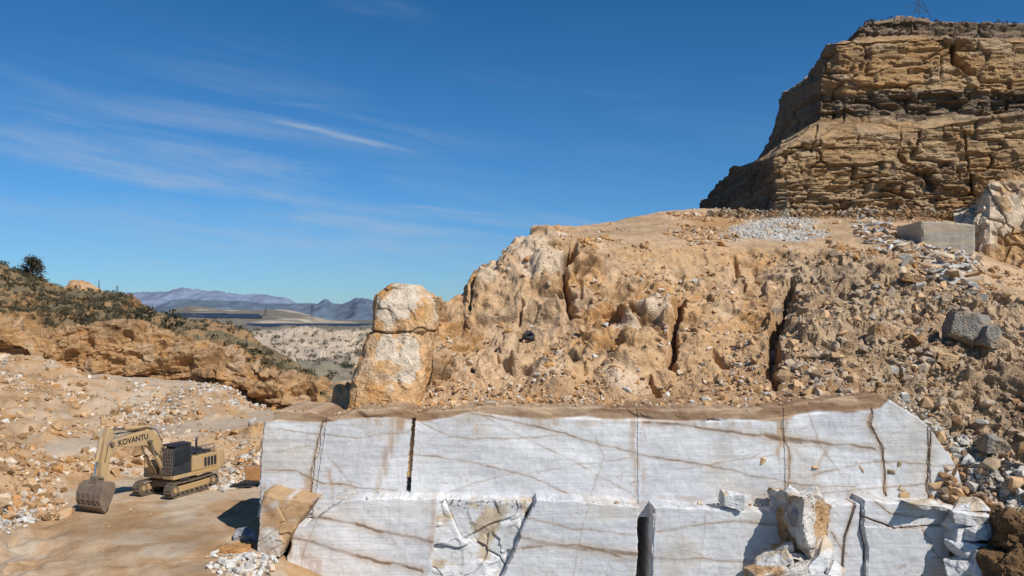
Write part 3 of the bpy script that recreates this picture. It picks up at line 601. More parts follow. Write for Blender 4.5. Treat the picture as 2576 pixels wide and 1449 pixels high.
def block(name,left,right,topp,bot,d,depth=4.,step=2.4,disp=None,colf=None,rag=3.,chip=.16):
    lx=lambda y:np.interp(y,[p[1] for p in left],[p[0] for p in left])
    rx=lambda y:np.interp(y,[p[1] for p in right],[p[0] for p in right])
    x0=min(p[0] for p in left);x1=max(p[0] for p in right)
    nu=int((x1-x0)/step);nv=int((bot-min(p[1] for p in topp))/step)
    s=np.linspace(0,1,nu)[None];t=np.linspace(0,1,nv)[:,None]
    xt=x0+(x1-x0)*s
    tp=np.interp(xt,[p[0] for p in topp],[p[1] for p in topp]); tp=tp+fbm(np.stack([xt*.03,xt*0,xt*0+x1],-1),5,77)*rag
    yy=tp+(bot-tp)*t; a=lx(yy);b=rx(yy)
    e=fbm(np.stack([yy*.03,yy*0+x0,yy*0],-1),5,78)*rag
    xx=(a+e)+(b-a)*s
    dd=np.interp(xx,[q[0] for q in d],[q[1] for q in d]) if isinstance(d,list) else np.full(xx.shape,float(d))
    Y=dd*S; V=np.stack([(xx-1288)*Y/F,Y,H-(yy-800)*Y/F],-1)
    col=(colf or marblecol)(V,xx,yy)
    dp=fbm(V*.5,4,440)*.045+fbm(V*2.5,4,441)*.014
    if disp is not None: dp=dp+disp(V,xx,yy)
    ed=np.minimum(np.minimum(s,1-s)*nu,t*nv); dp=dp-chip*sm(2.2,0,ed)*(.3+.8*sm(-.3,.3,fbm(V*1.5,3,442)))
    V=V.copy();V[...,1]-=dp
    Vp=np.pad(V,((1,1),(1,1),(0,0)),mode='edge');cp=np.pad(col,((1,1),(1,1),(0,0)),mode='edge')
    Vp[0,:,1]+=depth;Vp[-1,:,1]+=depth;Vp[:,0,1]=Vp[:,1,1]+depth;Vp[:,-1,1]=Vp[:,-2,1]+depth
    return gridmesh(name,Vp,cp,M_marble)
capline=[(640,1062),(700,1056),(820,1064),(860,1052),(1000,1050),(1060,1062),(1130,1052),(1180,1038),(1290,1048),(1500,1054),(1700,1060),(1900,1058),(1960,1052),(2000,1044),(2210,1026),(2240,1000),(2500,1000)]
def c_up(V,px,py):
    c=marblecol(V,px,py); cl=np.interp(px,[p[0] for p in capline],[p[1] for p in capline])+fbm(V*.5,4,450)*7
    k=sm(4,-4,py-cl); b=mixc(C(.27,.15,.075),C(.40,.27,.16),sm(-.3,.4,fbm(V*np.array([.5,.5,2]),5,451)))
    return mixc(c,b,k*.95)
def d_up(V,px,py):
    e=np.array([650,808,1036,1604,1972,2226,2336,2430]);o=np.array([0,.08,.0,.05,.10,.03,.10]);
    sk=(py-1150)*np.interp(px,[700,1100,1500,2400],[-.17,-.08,.0,.05])
    k=np.clip(np.searchsorted(e,px-sk)-1,0,6); r=o[k]
    sl=pdist(px,py,[(1041,1055),(1033,1150),(1026,1243)]); r=r-1.6*(sl<np.interp(py,[1060,1243],[4.2,6.0]))
    for poly,w,q in [([(2190,1030),(2186,1070),(2215,1120),(2225,1180),(2225,1260)],2.2,.08),([(810,1060),(800,1120),(785,1180),(780,1260)],2.2,.1),([(2340,1070),(2330,1180),(2335,1260)],2.2,.08)]:
        r=r-q*sm(w,1,pdist(px+fbm(V*1.2,3,461)*6,py,poly))
    cl=np.interp(px,[p[0] for p in capline],[p[1] for p in capline])
    f,_,_=facet(V,(.5,.5,1.2),462)
    return r+sm(3,-3,py-cl)*(f*.12-.06)
topU=[(650,1062),(672,1050),(682,1032),(760,1036),(810,1050),(850,1048),(880,1032),(1000,1024),(1040,1040),(1120,1030),(1200,1022),(1500,1024),(1800,1030),(1950,1022),(2100,1002),(2200,990),(2228,998),(2300,1045),(2340,1078),(2385,1140),(2408,1180),(2420,1225),(2430,1285)]
block('marble_face',[(668,1000),(663,1060),(655,1150),(650,1300)],[(2430,1000),(2430,1300)],topU,1300,[(600,40.2),(2500,40.0)],5.,2.2,d_up,c_up,4.)
def rdisp(am,fr=1.,seed=1):
    def f(V,px,py):
        a,ea,_=facet(V,fr,seed,1.6,bev=.06,box=True,rt=.5);b,eb,_=facet(V,fr*2.3,seed+9,1.8,bev=.12,box=True)
        return a*am+b*am*.3+fbm(V*2.,4,seed+2)*am*.05-am*.3*sm(.05,0,ea)
    return f
def brown(V,px,py):
    c=mixc(C(.56,.52,.47),C(.44,.28,.15),sm(-.15,.25,fbm(V*.5,5,470)+.04)); return mixc(c,BRN,sm(.2,.6,fbm(V*.9,4,471))*.5)
def blkwhite(V,px,py):
    c=mixc(C(.61,.605,.60),C(.50,.41,.30),sm(.05,.45,fbm(V*.7,5,472)))
    return mixc(c,BRN,sm(.035,.0,np.abs(fbm(V*.8,4,480)))*.45)
block('marble_block',[(655,1230),(652,1290),(643,1392)],[(790,1262),(740,1330),(702,1400)],[(650,1242),(700,1250),(790,1264)],1402,38.3,4,2.4,rdisp(.22,.4,3),brown,chip=.4)
block('marble_block',[(795,1255),(738,1330),(715,1449),(690,1580)],[(1105,1252),(1092,1350),(1072,1580)],[(720,1320),(780,1262),(850,1254),(1105,1252)],1580,38.9,5,2.4,None)
block('broken_marble',[(1085,1250),(1060,1580)],[(1345,1262),(1320,1300),(1290,1580)],[(1060,1252),(1345,1262)],1580,39.25,5,1.8,rdisp(.5,.3,5),blkwhite)
block('marble_block',[(1348,1256),(1315,1330),(1265,1449),(1225,1580)],[(1606,1274),(1598,1580)],[(1225,1256),(1350,1256),(1606,1274)],1580,38.8,5,2.4,None)
block('marble_block',[(1570,1270),(1570,1580)],[(1690,1270),(1690,1580)],[(1560,1270),(1690,1272)],1580,42.6,3,3.,None,brown)
block('marble_block',[(1643,1272),(1634,1580)],[(1990,1290),(2000,1580)],[(1634,1272),(1990,1288)],1580,38.8,5,2.4,None)
block('marble_block',[(2086,1270),(2068,1449),(2060,1580)],[(2168,1264),(2164,1320),(2176,1380),(2176,1580)],[(2060,1270),(2166,1264)],1580,38.9,5,2.4,lambda V,px,py:-.15*sm(3,1.2,pdist(px,py,[(2108,1580),(2125,1350),(2152,1268)])))
block('marble_block',[(2172,1256),(2168,1320),(2181,1380),(2180,1580)],[(2392,1274),(2384,1580)],[(2166,1256),(2392,1274)],1580,38.7,5,2.4,lambda V,px,py:-.15*sm(3,1.2,pdist(px+fbm(V,3,5)*4,py,[(2172,1300),(2250,1330),(2390,1318)]))+.08*(py>1325))
# individual angular rocks
def boulder(name,c,size,seed,colf,rot=0,box=.8,am=.05,mat=None,rz=None):
    n=70; u=np.linspace(0,2*np.pi,n*2);v=np.linspace(0,np.pi,n)[:,None]
    D=np.stack([np.cos(u)*np.sin(v),np.sin(u)*np.sin(v),np.cos(v)+0*u],-1)
    r=np.random.default_rng(seed*7+1); rad=np.full(D.shape[:2],9.)
    for ax in range(3):
        for sg in (-1,1):
            nn=r.normal(0,.16,3); nn[ax]=sg; nn/=np.linalg.norm(nn); dt=D@nn
            rad=np.minimum(rad,np.where(dt>.02,r.uniform(.85,1.02)/np.maximum(dt,.02),9.))
    for _ in range(9):
        nn=r.normal(size=3); nn/=np.linalg.norm(nn); dt=D@nn
        rad=np.minimum(rad,np.where(dt>.02,r.uniform(1.02,1.3)/np.maximum(dt,.02),9.))
    B=D*rad[...,None]*np.array(size)*.5
    W=B+seed*13.7
    B=B+D*(fbm(W*1.1,5,seed)*am*2.2+fbm(W*4,3,seed)*am*.6+facet(W,.9,seed)[0]*am*1.5)[...,None]
    ca,sa=math.cos(rot),math.sin(rot); R=np.array([[ca,0,sa],[0,1,0],[-sa,0,ca]])
    a=rz if rz is not None else r.uniform(-.5,.5); Z=np.array([[math.cos(a),-math.sin(a),0],[math.sin(a),math.cos(a),0],[0,0,1]]); B=B@Z.T@R.T
    V=B+np.array(c); px,py=bear(V); return gridmesh(name,V,colf(V,px,py),mat or (M_marble if colf is blkwhite else M_rock),flip=True)
dirtyG=lambda V,px,py:mixc(GRY*.62,C(.30,.23,.16),sm(-.3,.2,fbm(V,4,6)))
sandy=lambda V,px,py:mixc(SAND,ORG,sm(-.1,.4,fbm(V,4,6)))
for a,b,d,s_,cf in [(2430,824,45.8,(2.5,2.2,2.2),dirtyG),(2478,850,45.1,(1.5,1.3,1.2),dirtyG),(2220,838,45.9,(1.7,1.6,1.1),sandy),(2380,905,44.4,(1.4,1.2,.9),sandy),(2500,1120,39.8,(1.4,1.3,1.),dirtyG),(2045,770,50,(1.5,1.2,1.),sandy),(2290,700,54,(1.5,1.2,.8),sandy)]:
    boulder('boulder',P(a,b,d),s_,int(a)%97,cf,.25)
boulder('brown_boulder',P(2030,1312,37.8)+np.array([0,1.,0]),(2.5,3.4,2.8),11,brown,.1,am=.12)
boulder('brown_boulder',P(2055,1385,38.2)+np.array([0,.6,0]),(1.4,2.4,2.4),12,brown,.1,am=.1)
boulder('white_boulder',P(1842,1258,39.0),(1.4,1.1,.9),13,blkwhite,.3)
boulder('white_boulder',P(1990,1250,39.2),(.8,.9,1.0),14,blkwhite,.5)
boulder('white_boulder',P(2035,1245,39.2),(1.4,.9,.7),15,blkwhite,-.3)
shade_grey=lambda V,px,py:mixc(C(.20,.21,.23),C(.3,.3,.31),sm(-.3,.3,fbm(V,3,5)))  # stone block in shadow: its shade is put into the blue-grey colour
boulder('shade_grey_block',P(616,1350,40.7),(1.25,1.1,.95),16,shade_grey,.05)
for i,(a,b,d,sx,sz,r) in enumerate([(1945,1408,37.2,2.2,.7,.45),(1985,1436,36.8,2.6,.6,.25),(2045,1418,36.9,2.2,.8,.75),(1925,1440,36.6,2.,.7,.1),(2085,1455,36.7,1.6,1.,.9),(1995,1392,37.6,1.6,.5,-.2),(2020,1470,36,2.6,1.,.2),(1960,1385,37.8,1.2,.5,.6)]):
    boulder('fallen_slab',P(a,b,d),(sx,1.5,sz),20+i,brown if i%2 else blkwhite,-r)
for i,(a,b,d,sx,sz,r) in enumerate([(2430,1300,38.2,2.0,.9,.1),(2455,1335,37.8,1.6,.8,-.2),(2410,1350,38.4,1.2,1.3,.0),(2440,1385,37.8,1.9,1.2,.15),(2425,1430,37.6,1.9,1.2,-.1),(2330,1268,38.8,2.6,.35,.1),(2440,1270,38.6,1.6,.5,-.1),(2400,1310,38.5,1.,.9,.4),(2470,1420,37.2,1.4,1.6,.2)]):
    boulder('marble_chunk',P(a,b,d),(sx,1.6,sz),40+i,blkwhite,r)
shade_brn=lambda V,px,py:mixc(BRN*.55,BRN*.9,sm(-.2,.4,fbm(V,4,6)))  # shadowed rock: the shade is put into a darker brown
boulder('shade_toned_boulder',P(2565,1345,36.9),(2.6,3,2.2),60,shade_brn,.2,am=.15);boulder('shade_toned_boulder',P(2550,1440,36.4),(2.6,3,2.8),61,shade_brn,-.2,am=.15)
n=420;pts=np.array([P(a,b,22500/(b-800)) for a,b in zip(rng.normal(625,42,n),rng.uniform(1395,1520,n))]);pts=pts[pts[:,0]<P(708,1400,37)[0]]
scatter('marble_rubble_heap',pts,sizes(len(pts),.2,.95,1.9),rcol(len(pts),[WHT,GRY*1.2,PALE],.08,[.6,.2,.2]),M_stone)
n=300;pts=np.array([P(a,np.interp(a,[660,1950,2400],[1250,1272,1284]),rng.uniform(38.9,39.8)) for a in rng.uniform(780,2400,n)])
scatter('ledge_stones',pts,sizes(n,.06,.4,2.2),rcol(n,[WHT,TAN,PALE],.1),M_stone)
n=500;tx=rng.uniform(700,2210,n);pts=np.array([P(a,np.interp(a,[q[0] for q in topU],[q[1] for q in topU])-2,40.2) +np.array([0,q,0]) for a,q in zip(tx,rng.uniform(.1,2.5,n))])
scatter('bench_debris',pts,sizes(n,.08,.5,2.4),rcol(n,[SAND,TAN,PALE,BRN*1.3],.12),M_stone)
boulder('brown_boulder',P(585,1388,38.8),(2.0,1.5,.6),17,lambda V,px,py:mixc(TAN*.9,ORG,sm(-.3,.3,fbm(V,4,6))),.0)
def c_saw(V,px,py):
    return mixc(C(.42,.37,.30),C(.50,.40,.28),sm(-.3,.4,fbm(V*np.array([.3,.3,3]),4,500)))
block('sawn_rock_face',[(2318,540),(2322,720)],[(2455,540),(2452,720)],[(2318,556),(2380,556),(2455,566)],720,[(2300,67),(2460,65.5)],5,2.4,None,c_saw,1.)
# ---------- tyre ----------
M_rub=plain('tire_rubber',(.02,.02,.022),.7)
bm=bmesh.new();R0,r0_=.36,.15;rg=[]
for i in range(28):
    a=i/28*2*math.pi;rg.append([bm.verts.new(((R0+r0_*math.cos(b))*math.cos(a),(R0+r0_*math.cos(b))*math.sin(a),r0_*1.2*math.sin(b))) for b in [j/10*2*math.pi for j in range(10)]])
for i in range(28):
    for j in range(10): bm.faces.new((rg[i][j],rg[(i+1)%28][j],rg[(i+1)%28][(j+1)%10],rg[i][(j+1)%10]))
dpt=Vs_.reshape(-1,3)[np.argmin((pxs.ravel()-1328)**2+(pys.ravel()-838)**2)]
me=bpy.data.meshes.new('tire');bm.to_mesh(me);bm.free();me.materials.append(M_rub);o=link(bpy.data.objects.new('tire',me));o.location=Vector(dpt)+Vector((0,-.2,.22));o.rotation_euler=(math.radians(30),0,0)
# ---------- lattice towers ----------
M_steel=plain('galvanised_steel',(.10,.10,.11),.6,.3)
def bars(name,segs,r,mat,parent=None):
    Vs=[];Fs=[];off=0
    for a,b in segs:
        a=Vector(a);b=Vector(b);q=(b-a).to_track_quat('Z','Y')
        for p in(a,b):
            for t in range(4): Vs.append(p+q@Vector((r*math.cos(t*1.5708),r*math.sin(t*1.5708),0)))
        for t in range(4): Fs.append((off+t,off+(t+1)%4,off+4+(t+1)%4,off+4+t))
        Fs+=[(off+3,off+2,off+1,off),(off+4,off+5,off+6,off+7)];off+=8
    return part(name,Vs,Fs,mat,parent)
def tower(base,h,w,r,lean=0.,arms=True):
    segs=[];n=6;L=[]
    for i in range(n+1):
        z=h*i/n;k=w*(1-.82*i/n)/2;L.append([(x*k+lean*z,y*k,z) for x,y in((-1,-1),(1,-1),(1,1),(-1,1))])
    for i in range(n):
        for j in range(4):
            segs+=[(L[i][j],L[i+1][j]),(L[i][j],L[i+1][(j+1)%4]),(L[i+1][j],L[i+1][(j+1)%4])]
    if arms:
        for q in(.72,.85,.97): segs.append(((-w*.7+lean*h*q,0,h*q),(w*.7+lean*h*q,0,h*q)))
    o=bars('lattice_tower',segs,r,M_steel);o.location=Vector(base)
b0=P(2312,50,98)
o=bars('antenna_mast',[((-1.1,0,0),(.0,0,3.6)),((1.9,0,0),(.0,0,3.6)),((.6,1.2,0),(0,0,3.6)),((-.7,0,1.2),(1.3,0,1.2)),((-.4,0,2.3),(.7,0,2.3)),((1.3,0,1.2),(-.4,0,2.3)),((-.7,0,1.2),(.7,0,2.3)),((0,0,3.6),(-1.4,0,3.2)),((0,0,3.6),(1.2,0,3.4)),((-2.,0,1.8),(0,0,3.))],.04,M_steel);o.location=Vector(b0)
tower(P(295,752,300),6,1.3,.04);tower(P(249,735,260),5,.4,.04,0,False);tower(P(785,802,800),17,3.6,.12);tower(P(668,800,800),13,2.6,.1)
# =====================================================================
# EXCAVATOR
M_y=plain('dusty_yellow_paint',(.45,.285,.115),.6,0,.2,1.2,dust=(.38,.265,.155))
M_y2=plain('yellow_boom_paint',(.48,.32,.15),.55,0,.2,.8,dust=(.39,.28,.17))
M_k=plain('black_paint',(.02,.024,.034),.45,0,.2,2.,dust=(.05,.047,.045))
M_tr=plain('track_steel',(.13,.105,.08),.7,.3,.2,3.,dust=(.26,.19,.125))
M_bk=plain('bucket_steel',(.20,.15,.11),.6,.35,.2,1.5,dust=(.28,.20,.135))
M_gl=plain('cab_glass',(.02,.025,.03),.12,0,.1)
M_ch=plain('chrome_rod',(.55,.55,.55),.2,.9,.1)
ex=link(bpy.data.objects.new('excavator',None)); ex.location=(-26.15,62.0,.02); ex.rotation_euler=(0,0,math.atan2(-.93,-.37))
def bx(name,x0,x1,y0,y1,z0,z1,mat,bev=.04,par=ex,rot=None):
    v,f=boxgeo(((x0+x1)/2,(y0+y1)/2,(z0+z1)/2),(x1-x0,y1-y0,z1-z0));return part(name,v,f,mat,par,bev)
def prof(name,pts,y0,y1,mat,bev=.04,par=ex,smooth=False):
    n=len(pts);V=[(x,y0,z) for x,z in pts]+[(x,y1,z) for x,z in pts]
    Fc=[tuple(range(n)),tuple(range(2*n-1,n-1,-1))]+[(i,(i+1)%n,n+(i+1)%n,n+i) for i in range(n)]
    return part(name,V,Fc,mat,par,bev)
def cyl(name,a,b,r,mat,seg=14,par=ex,r2=None):
    a=Vector(a);b=Vector(b);q=(b-a).to_track_quat('Z','Y');V=[];r2=r if r2 is None else r2
    for p,rr in((a,r),(b,r2)):
        for t in range(seg): V.append(p+q@Vector((rr*math.cos(t*2*math.pi/seg),rr*math.sin(t*2*math.pi/seg),0)))
    Fc=[(t,(t+1)%seg,seg+(t+1)%seg,seg+t) for t in range(seg)]+[tuple(range(seg))[::-1],tuple(range(seg,2*seg))]
    return part(name,V,Fc,mat,par,0)
und=link(bpy.data.objects.new('undercarriage',None),ex); und.rotation_euler=(0,0,math.radians(4))
for sgn,nm in((1,'left'),(-1,'right')):
    yc=1.45*sgn
    L2=2.15;hr=.50
    def pt(s):
        per=4*L2+2*math.pi*hr;s=s%per
        if s<2*L2: return (-L2+s,.0),-math.pi/2
        s-=2*L2
        if s<math.pi*hr: a=-math.pi/2+s/hr;return (L2+hr*math.cos(a),hr+hr*math.sin(a)),a
        s-=math.pi*hr
        if s<2*L2: return (L2-s,2*hr-.06*math.sin(s/(2*L2)*math.pi)),math.pi/2
        s-=2*L2;a=math.pi/2+s/hr;return (-L2+hr*math.cos(a),hr+hr*math.sin(a)),a
    per=4*L2+2*math.pi*hr;Vv=[];Ff=[];off=0;npd=52
    for i in range(npd):
        (x,z),a=pt(i*per/npd);c=np.array([x,yc,z+.06]);ca,sa=math.cos(a-math.pi/2),math.sin(a-math.pi/2);R=[[ca,0,-sa],[0,1,0],[sa,0,ca]]
        v,f=boxgeo(c,(per/npd*.9,.66,.07),R);Vv.append(v);Ff.append(f+off);off+=8
        nv=np.array([math.cos(a),0,math.sin(a)])*.05
        v,f=boxgeo(c+nv,(.04,.64,.07),R);Vv.append(v);Ff.append(f+off);off+=8
    part(nm+'_track',np.concatenate(Vv),np.concatenate(Ff),M_tr,und)
    bx(nm+'_track_frame',-1.95,1.95,yc-.2,yc+.2,.32,.80,M_y,.05,und)
    for x in(-L2,L2): cyl(nm+'_sprocket',(x,yc-.25,hr+.05),(x,yc+.25,hr+.05),.40,M_tr,18,und); cyl(nm+'_hub',(x,yc-.3,hr+.05),(x,yc+.3,hr+.05),.18,M_y,12,und)
    for i in range(7): x=-1.55+i*.52; cyl(nm+'_roller',(x,yc-.24,.24),(x,yc+.24,.24),.15,M_tr,10,und)
bx('carbody',-1.3,1.3,-1.25,1.25,.55,1.05,M_tr,.08,und)
cyl('swing_ring',(0,0,1.0),(0,0,1.3),1.0,M_k,28)
bx('deck',-3.1,1.75,-1.6,1.6,1.28,1.58,M_y,.05)
bx('engine_house',-2.7,.0,-1.55,1.58,1.58,2.75,M_y,.08)
bx('engine_hood',-2.5,-.9,-1.1,1.1,2.75,2.95,M_k,.06)
prof('counterweight',[(-2.7,1.35),(-3.3,1.4),(-3.55,1.7),(-3.6,2.5),(-3.45,2.95),(-2.7,2.98)],-1.6,1.6,M_y2,.15)
bx('tank',.02,1.3,-1.58,-.75,1.58,2.5,M_y,.06)
bx('tool_box',1.32,1.75,-1.55,-.8,1.58,2.0,M_y,.04)
for i,(x,y) in enumerate([(-.7,.8),(-1.5,.9),(-2.1,-.5),(-1.2,-.3)]):
    cyl('air_cleaner',(x,y,2.74),(x,y,3.35-.12*i),.17,M_k,14)
cyl('exhaust',(-1.7,.35,2.9),(-1.7,.35,3.75),.09,M_k);cyl('exhaust_tip',(-1.7,.35,3.75),(-1.82,.35,3.9),.09,M_k)
for i in range(4): bx('side_vent',-2.55+i*.35,-2.3+i*.35,1.581,1.60,1.8,2.5,M_k,.0)
bx('side_door',-1.0,-.15,1.581,1.61,1.68,2.6,M_y2,.02)
rl=[]
for y in(1.5,-1.5):
    for x in(-2.4,-1.5,-.6,.0): rl.append(((x,y,2.7),(x,y,3.45)))
    rl+=[((-2.4,y,3.45),(.0,y,3.45)),((-2.4,y,3.1),(.0,y,3.1))]
rl+=[((1.7,-1.5,1.6),(1.7,-1.5,2.6)),((.2,-1.5,3.2),(1.7,-1.5,2.6))]
bars('handrails',rl,.03,M_k,ex)
prof('cab_body',[(.15,1.6),(1.95,1.6),(2.05,2.1),(1.85,3.55),(1.5,3.75),(.15,3.75)],.55,1.6,M_k,.05)
bx('cab_roof_guard',.1,1.95,.5,1.64,3.78,3.86,M_k,.03)
part('cab_door_window',[(.3,1.612,2.45),(1.0,1.612,2.45),(1.0,1.612,3.5),(.3,1.612,3.5)],[(0,1,2,3)],M_gl,ex)
part('cab_side_window',[(1.1,1.612,2.3),(1.85,1.612,2.3),(1.72,1.612,3.45),(1.1,1.612,3.5)],[(0,1,2,3)],M_gl,ex)
bars('cab_front_guard',[((2.16,.5+.16*i,1.75),(2.02,.5+.16*i,3.65)) for i in range(8)]+[((2.16-.14*k/7,.45,1.75+k*.27),(2.16-.14*k/7,1.68,1.75+k*.27)) for k in range(8)],.022,M_tr,ex)
bars('cab_roof_bars',[((.1,.55+.2*i,3.92),(2.,.55+.2*i,3.92)) for i in range(6)],.03,M_k,ex)
bx('cab_skirt',.1,1.95,.56,1.62,1.3,1.6,M_y2,.04)
bx('step',.5,1.4,1.62,1.8,1.2,1.28,M_k,.01)
boom=[(.5,1.55),(1.0,1.45),(1.35,1.9),(1.9,3.0),(2.6,3.75),(3.3,4.05),(4.6,4.1),(6.05,4.35),(6.3,4.62),(6.1,4.85),(5.0,4.95),(3.4,5.15),(2.7,5.1),(2.0,4.5),(1.1,3.1)]
prof('boom',boom,-.42,.28,M_y2,.05)
for y in(-.62,.48):
    cyl('boom_cylinder',(1.7,y,1.75),(2.5,y,3.1),.17,M_y2,14);cyl('boom_cylinder_rod',(2.5,y,3.1),(3.05,y,4.3),.08,M_ch,12)
cyl('boom_pin',(3.05,-.75,4.3),(3.05,.62,4.3),.13,M_tr)
cyl('arm_cylinder',(2.9,-.07,5.3),(4.9,-.07,5.5),.17,M_y2,14);cyl('arm_cylinder_rod',(4.9,-.07,5.5),(6.3,-.07,5.55),.09,M_ch,12)
bx('arm_cylinder_bracket',2.7,3.1,-.25,.1,5.0,5.45,M_y2,.04)
bars('hydraulic_hoses',[((1.5,.1,4.0),(2.2,.15,5.1)),((2.2,.15,5.1),(3.2,.2,5.4)),((3.2,.2,5.4),(5.8,.2,5.2)),((5.8,.2,5.2),(6.5,.2,4.6)),((6.5,.2,4.6),(6.8,.2,3.4)),((1.5,-.3,4.0),(2.2,-.35,5.1)),((2.2,-.35,5.1),(5.8,-.3,5.2))],.035,M_k,ex)
arm=[(6.1,5.72),(6.45,5.75),(6.75,4.9),(7.0,3.4),(7.1,2.0),(6.85,1.75),(6.65,2.0),(6.35,3.5),(6.0,4.3),(5.9,4.7)]
prof('arm',arm,-.32,.18,M_y2,.05)
cyl('arm_pin',(6.25,-.5,4.6),(6.25,.36,4.6),.15,M_tr)
cyl('bucket_cylinder',(6.85,-.07,5.1),(7.25,-.07,3.5),.14,M_y2,14);cyl('bucket_cylinder_rod',(7.25,-.07,3.5),(7.45,-.07,2.45),.07,M_ch,12)
prof('bucket_link',[(7.35,2.5),(7.5,2.5),(7.55,1.95),(7.4,1.9)],-.4,.26,M_bk,.02);prof('bucket_lever',[(6.9,2.35),(7.45,2.55),(7.45,2.4),(6.9,2.2)],-.42,.28,M_bk,.02)
bp=[(6.75,2.05),(7.3,2.15),(7.7,1.9),(7.95,1.4),(7.95,.85),(7.75,.35),(7.5,.08)]
inn=[(x-.07 if i>1 else x,z-.07 if i<3 else z+.03) for i,(x,z) in enumerate(bp)]
y0,y1=-1.15,1.0
n=len(bp);Vv=[];Ff=[]
for x,z in bp: Vv+=[(x,y0,z),(x,y1,z)]
for x,z in inn: Vv+=[(x,y0,z),(x,y1,z)]
for i in range(n-1):
    Ff.append((2*i,2*i+1,2*i+3,2*i+2));o_=2*n;Ff.append((o_+2*i,o_+2*i+2,o_+2*i+3,o_+2*i+1))
part('bucket_shell',Vv,Ff,M_bk,ex)
ck=bp+[(7.0,.75),(6.62,1.6)]
prof('bucket_cheek',ck,y0-.04,y0+.03,M_bk,.01);prof('bucket_cheek',ck,y1-.03,y1+.04,M_bk,.01)
for i in range(5):
    y=y0+.12+i*(y1-y0-.24)/4;prof('bucket_tooth',[(7.62,.28),(7.74,.26),(7.42,-.06),(7.38,-.03)],y-.08,y+.08,M_tr,.01)
for i in range(4):
    y=y0+.35+i*.48;prof('bucket_rib',[(7.72,1.92),(8.0,1.42),(8.0,.85),(7.8,.4),(7.76,.4),(7.95,.85),(7.94,1.4),(7.68,1.88)],y-.05,y+.05,M_bk,.0)
for z in(.55,1.0): bx('bucket_wear_bar',7.9 if z>.7 else 7.82,8.0 if z>.7 else 7.92,y0,y1,z-.05,z+.05,M_bk,.01)
for y in(-.42,.2): prof('bucket_ear',[(6.75,2.02),(7.6,2.05),(7.5,2.3),(7.0,2.2)],y-.04,y+.04,M_bk,.01)
tcv=bpy.data.curves.new('boom_lettering','FONT');tcv.body='KOVANTU';tcv.size=.56;tcv.extrude=.006;tcv.offset=.012
tm=plain('black_lettering',(.015,.015,.015),.6);tcv.materials.append(tm)
to=link(bpy.data.objects.new('boom_lettering',tcv),ex)
M=Matrix(((-1,0,0),(0,0,1),(0,1,0)));th=math.radians(-3)
rot=M.to_4x4()@Matrix.Rotation(-th,4,'Z');to.matrix_local=Matrix.Translation((5.75,.287,4.38))@rot
cp=link(bpy.data.objects.new('air_compressor',None));cp.location=Vector(P(650,1222,53.3));cp.location.z=.0
bx('housing',-.9,.9,-.6,.6,.5,1.6,plain('orange_paint',(.40,.2,.08),.6),.08,cp);bx('chassis',-1.1,1.1,-.55,.55,.3,.5,M_k,.02,cp)
for x in(-.6,.6):cyl('wheel',(x,-.7,.3),(x,-.55,.3),.3,M_rub,16,cp)
bars('hoses',[((-2.4+.1*i,-.8+.3*math.sin(i),.12+.1*(i%2)),(-.8+.1*i,-.6-.2*math.cos(i),.15+.15*(i%3))) for i in range(8)],.06,M_k,cp)
# =====================================================================
# CAMERA, LIGHT, SKY
cam=bpy.data.cameras.new('camera');co=link(bpy.data.objects.new('camera',cam));co.location=(0,0,H);co.rotation_euler=(math.radians(90),0,0)
cam.sensor_width=36;cam.lens=36*F/2576;cam.shift_y=(800-724.5)/2576;cam.clip_end=60000;cam.clip_start=.1
scene.camera=co
AZ=math.radians(42);EL=math.radians(44)
sv=Vector((math.sin(AZ)*math.cos(EL),-math.cos(AZ)*math.cos(EL),math.sin(EL)))
ld=bpy.data.lights.new('sun','SUN');ld.energy=5.0;ld.angle=math.radians(.53);ld.color=(1,.95,.87)
lo=link(bpy.data.objects.new('sun',ld));lo.rotation_euler=(-sv).to_track_quat('-Z','Y').to_euler();lo.location=(40,-40,80)
w=bpy.data.worlds.new('World');scene.world=w;w.use_nodes=True;nt=w.node_tree;L=nt.links.new
bg=nt.nodes['Background'];bg.inputs['Strength'].default_value=.09
sk=N_(nt,'ShaderNodeTexSky',sky_type='NISHITA',sun_disc=False,sun_elevation=EL,sun_rotation=math.pi-AZ,altitude=600,air_density=1.0,dust_density=.4,ozone_density=3.)
tc=N_(nt,'ShaderNodeTexCoord');sp=N_(nt,'ShaderNodeSeparateXYZ');L(tc.outputs['Generated'],sp.inputs[0])
def mth(op,a,b=None,c=None):
    n=N_(nt,'ShaderNodeMath',operation=op)
    for i,x in enumerate((a,b,c)):
        if x is None: continue
        if isinstance(x,(int,float)): n.inputs[i].default_value=x
        else: L(x,n.inputs[i])
    return n.outputs[0]
az=mth('ARCTAN2',sp.outputs[0],sp.outputs[1]);el=mth('ARCSINE',sp.outputs[2])
def mrange(x,a,b,c,d):
    n=N_(nt,'ShaderNodeMapRange',interpolation_type='SMOOTHSTEP');L(x,n.inputs[0])
    for i,v in enumerate((a,b,c,d)): n.inputs[i+1].default_value=v
    return n.outputs[0]
def cxyz(x,y,z=0.):
    n=N_(nt,'ShaderNodeCombineXYZ')
    for i,v in enumerate((x,y,z)):
        if isinstance(v,(int,float)): n.inputs[i].default_value=v
        else: L(v,n.inputs[i])
    return n.outputs[0]
def noise(vec,sc,det=6.,ro=.6,di=0.):
    n=N_(nt,'ShaderNodeTexNoise',i_Scale=sc,i_Detail=det,i_Roughness=ro,i_Distortion=di);L(vec,n.inputs['Vector']);return n.outputs['Fac']
el2=mth('MULTIPLY_ADD',az,.13,el)
wis=noise(cxyz(mth('MULTIPLY',az,2.2),mth('MULTIPLY',el2,22.)),1.,6.,.62,.6)
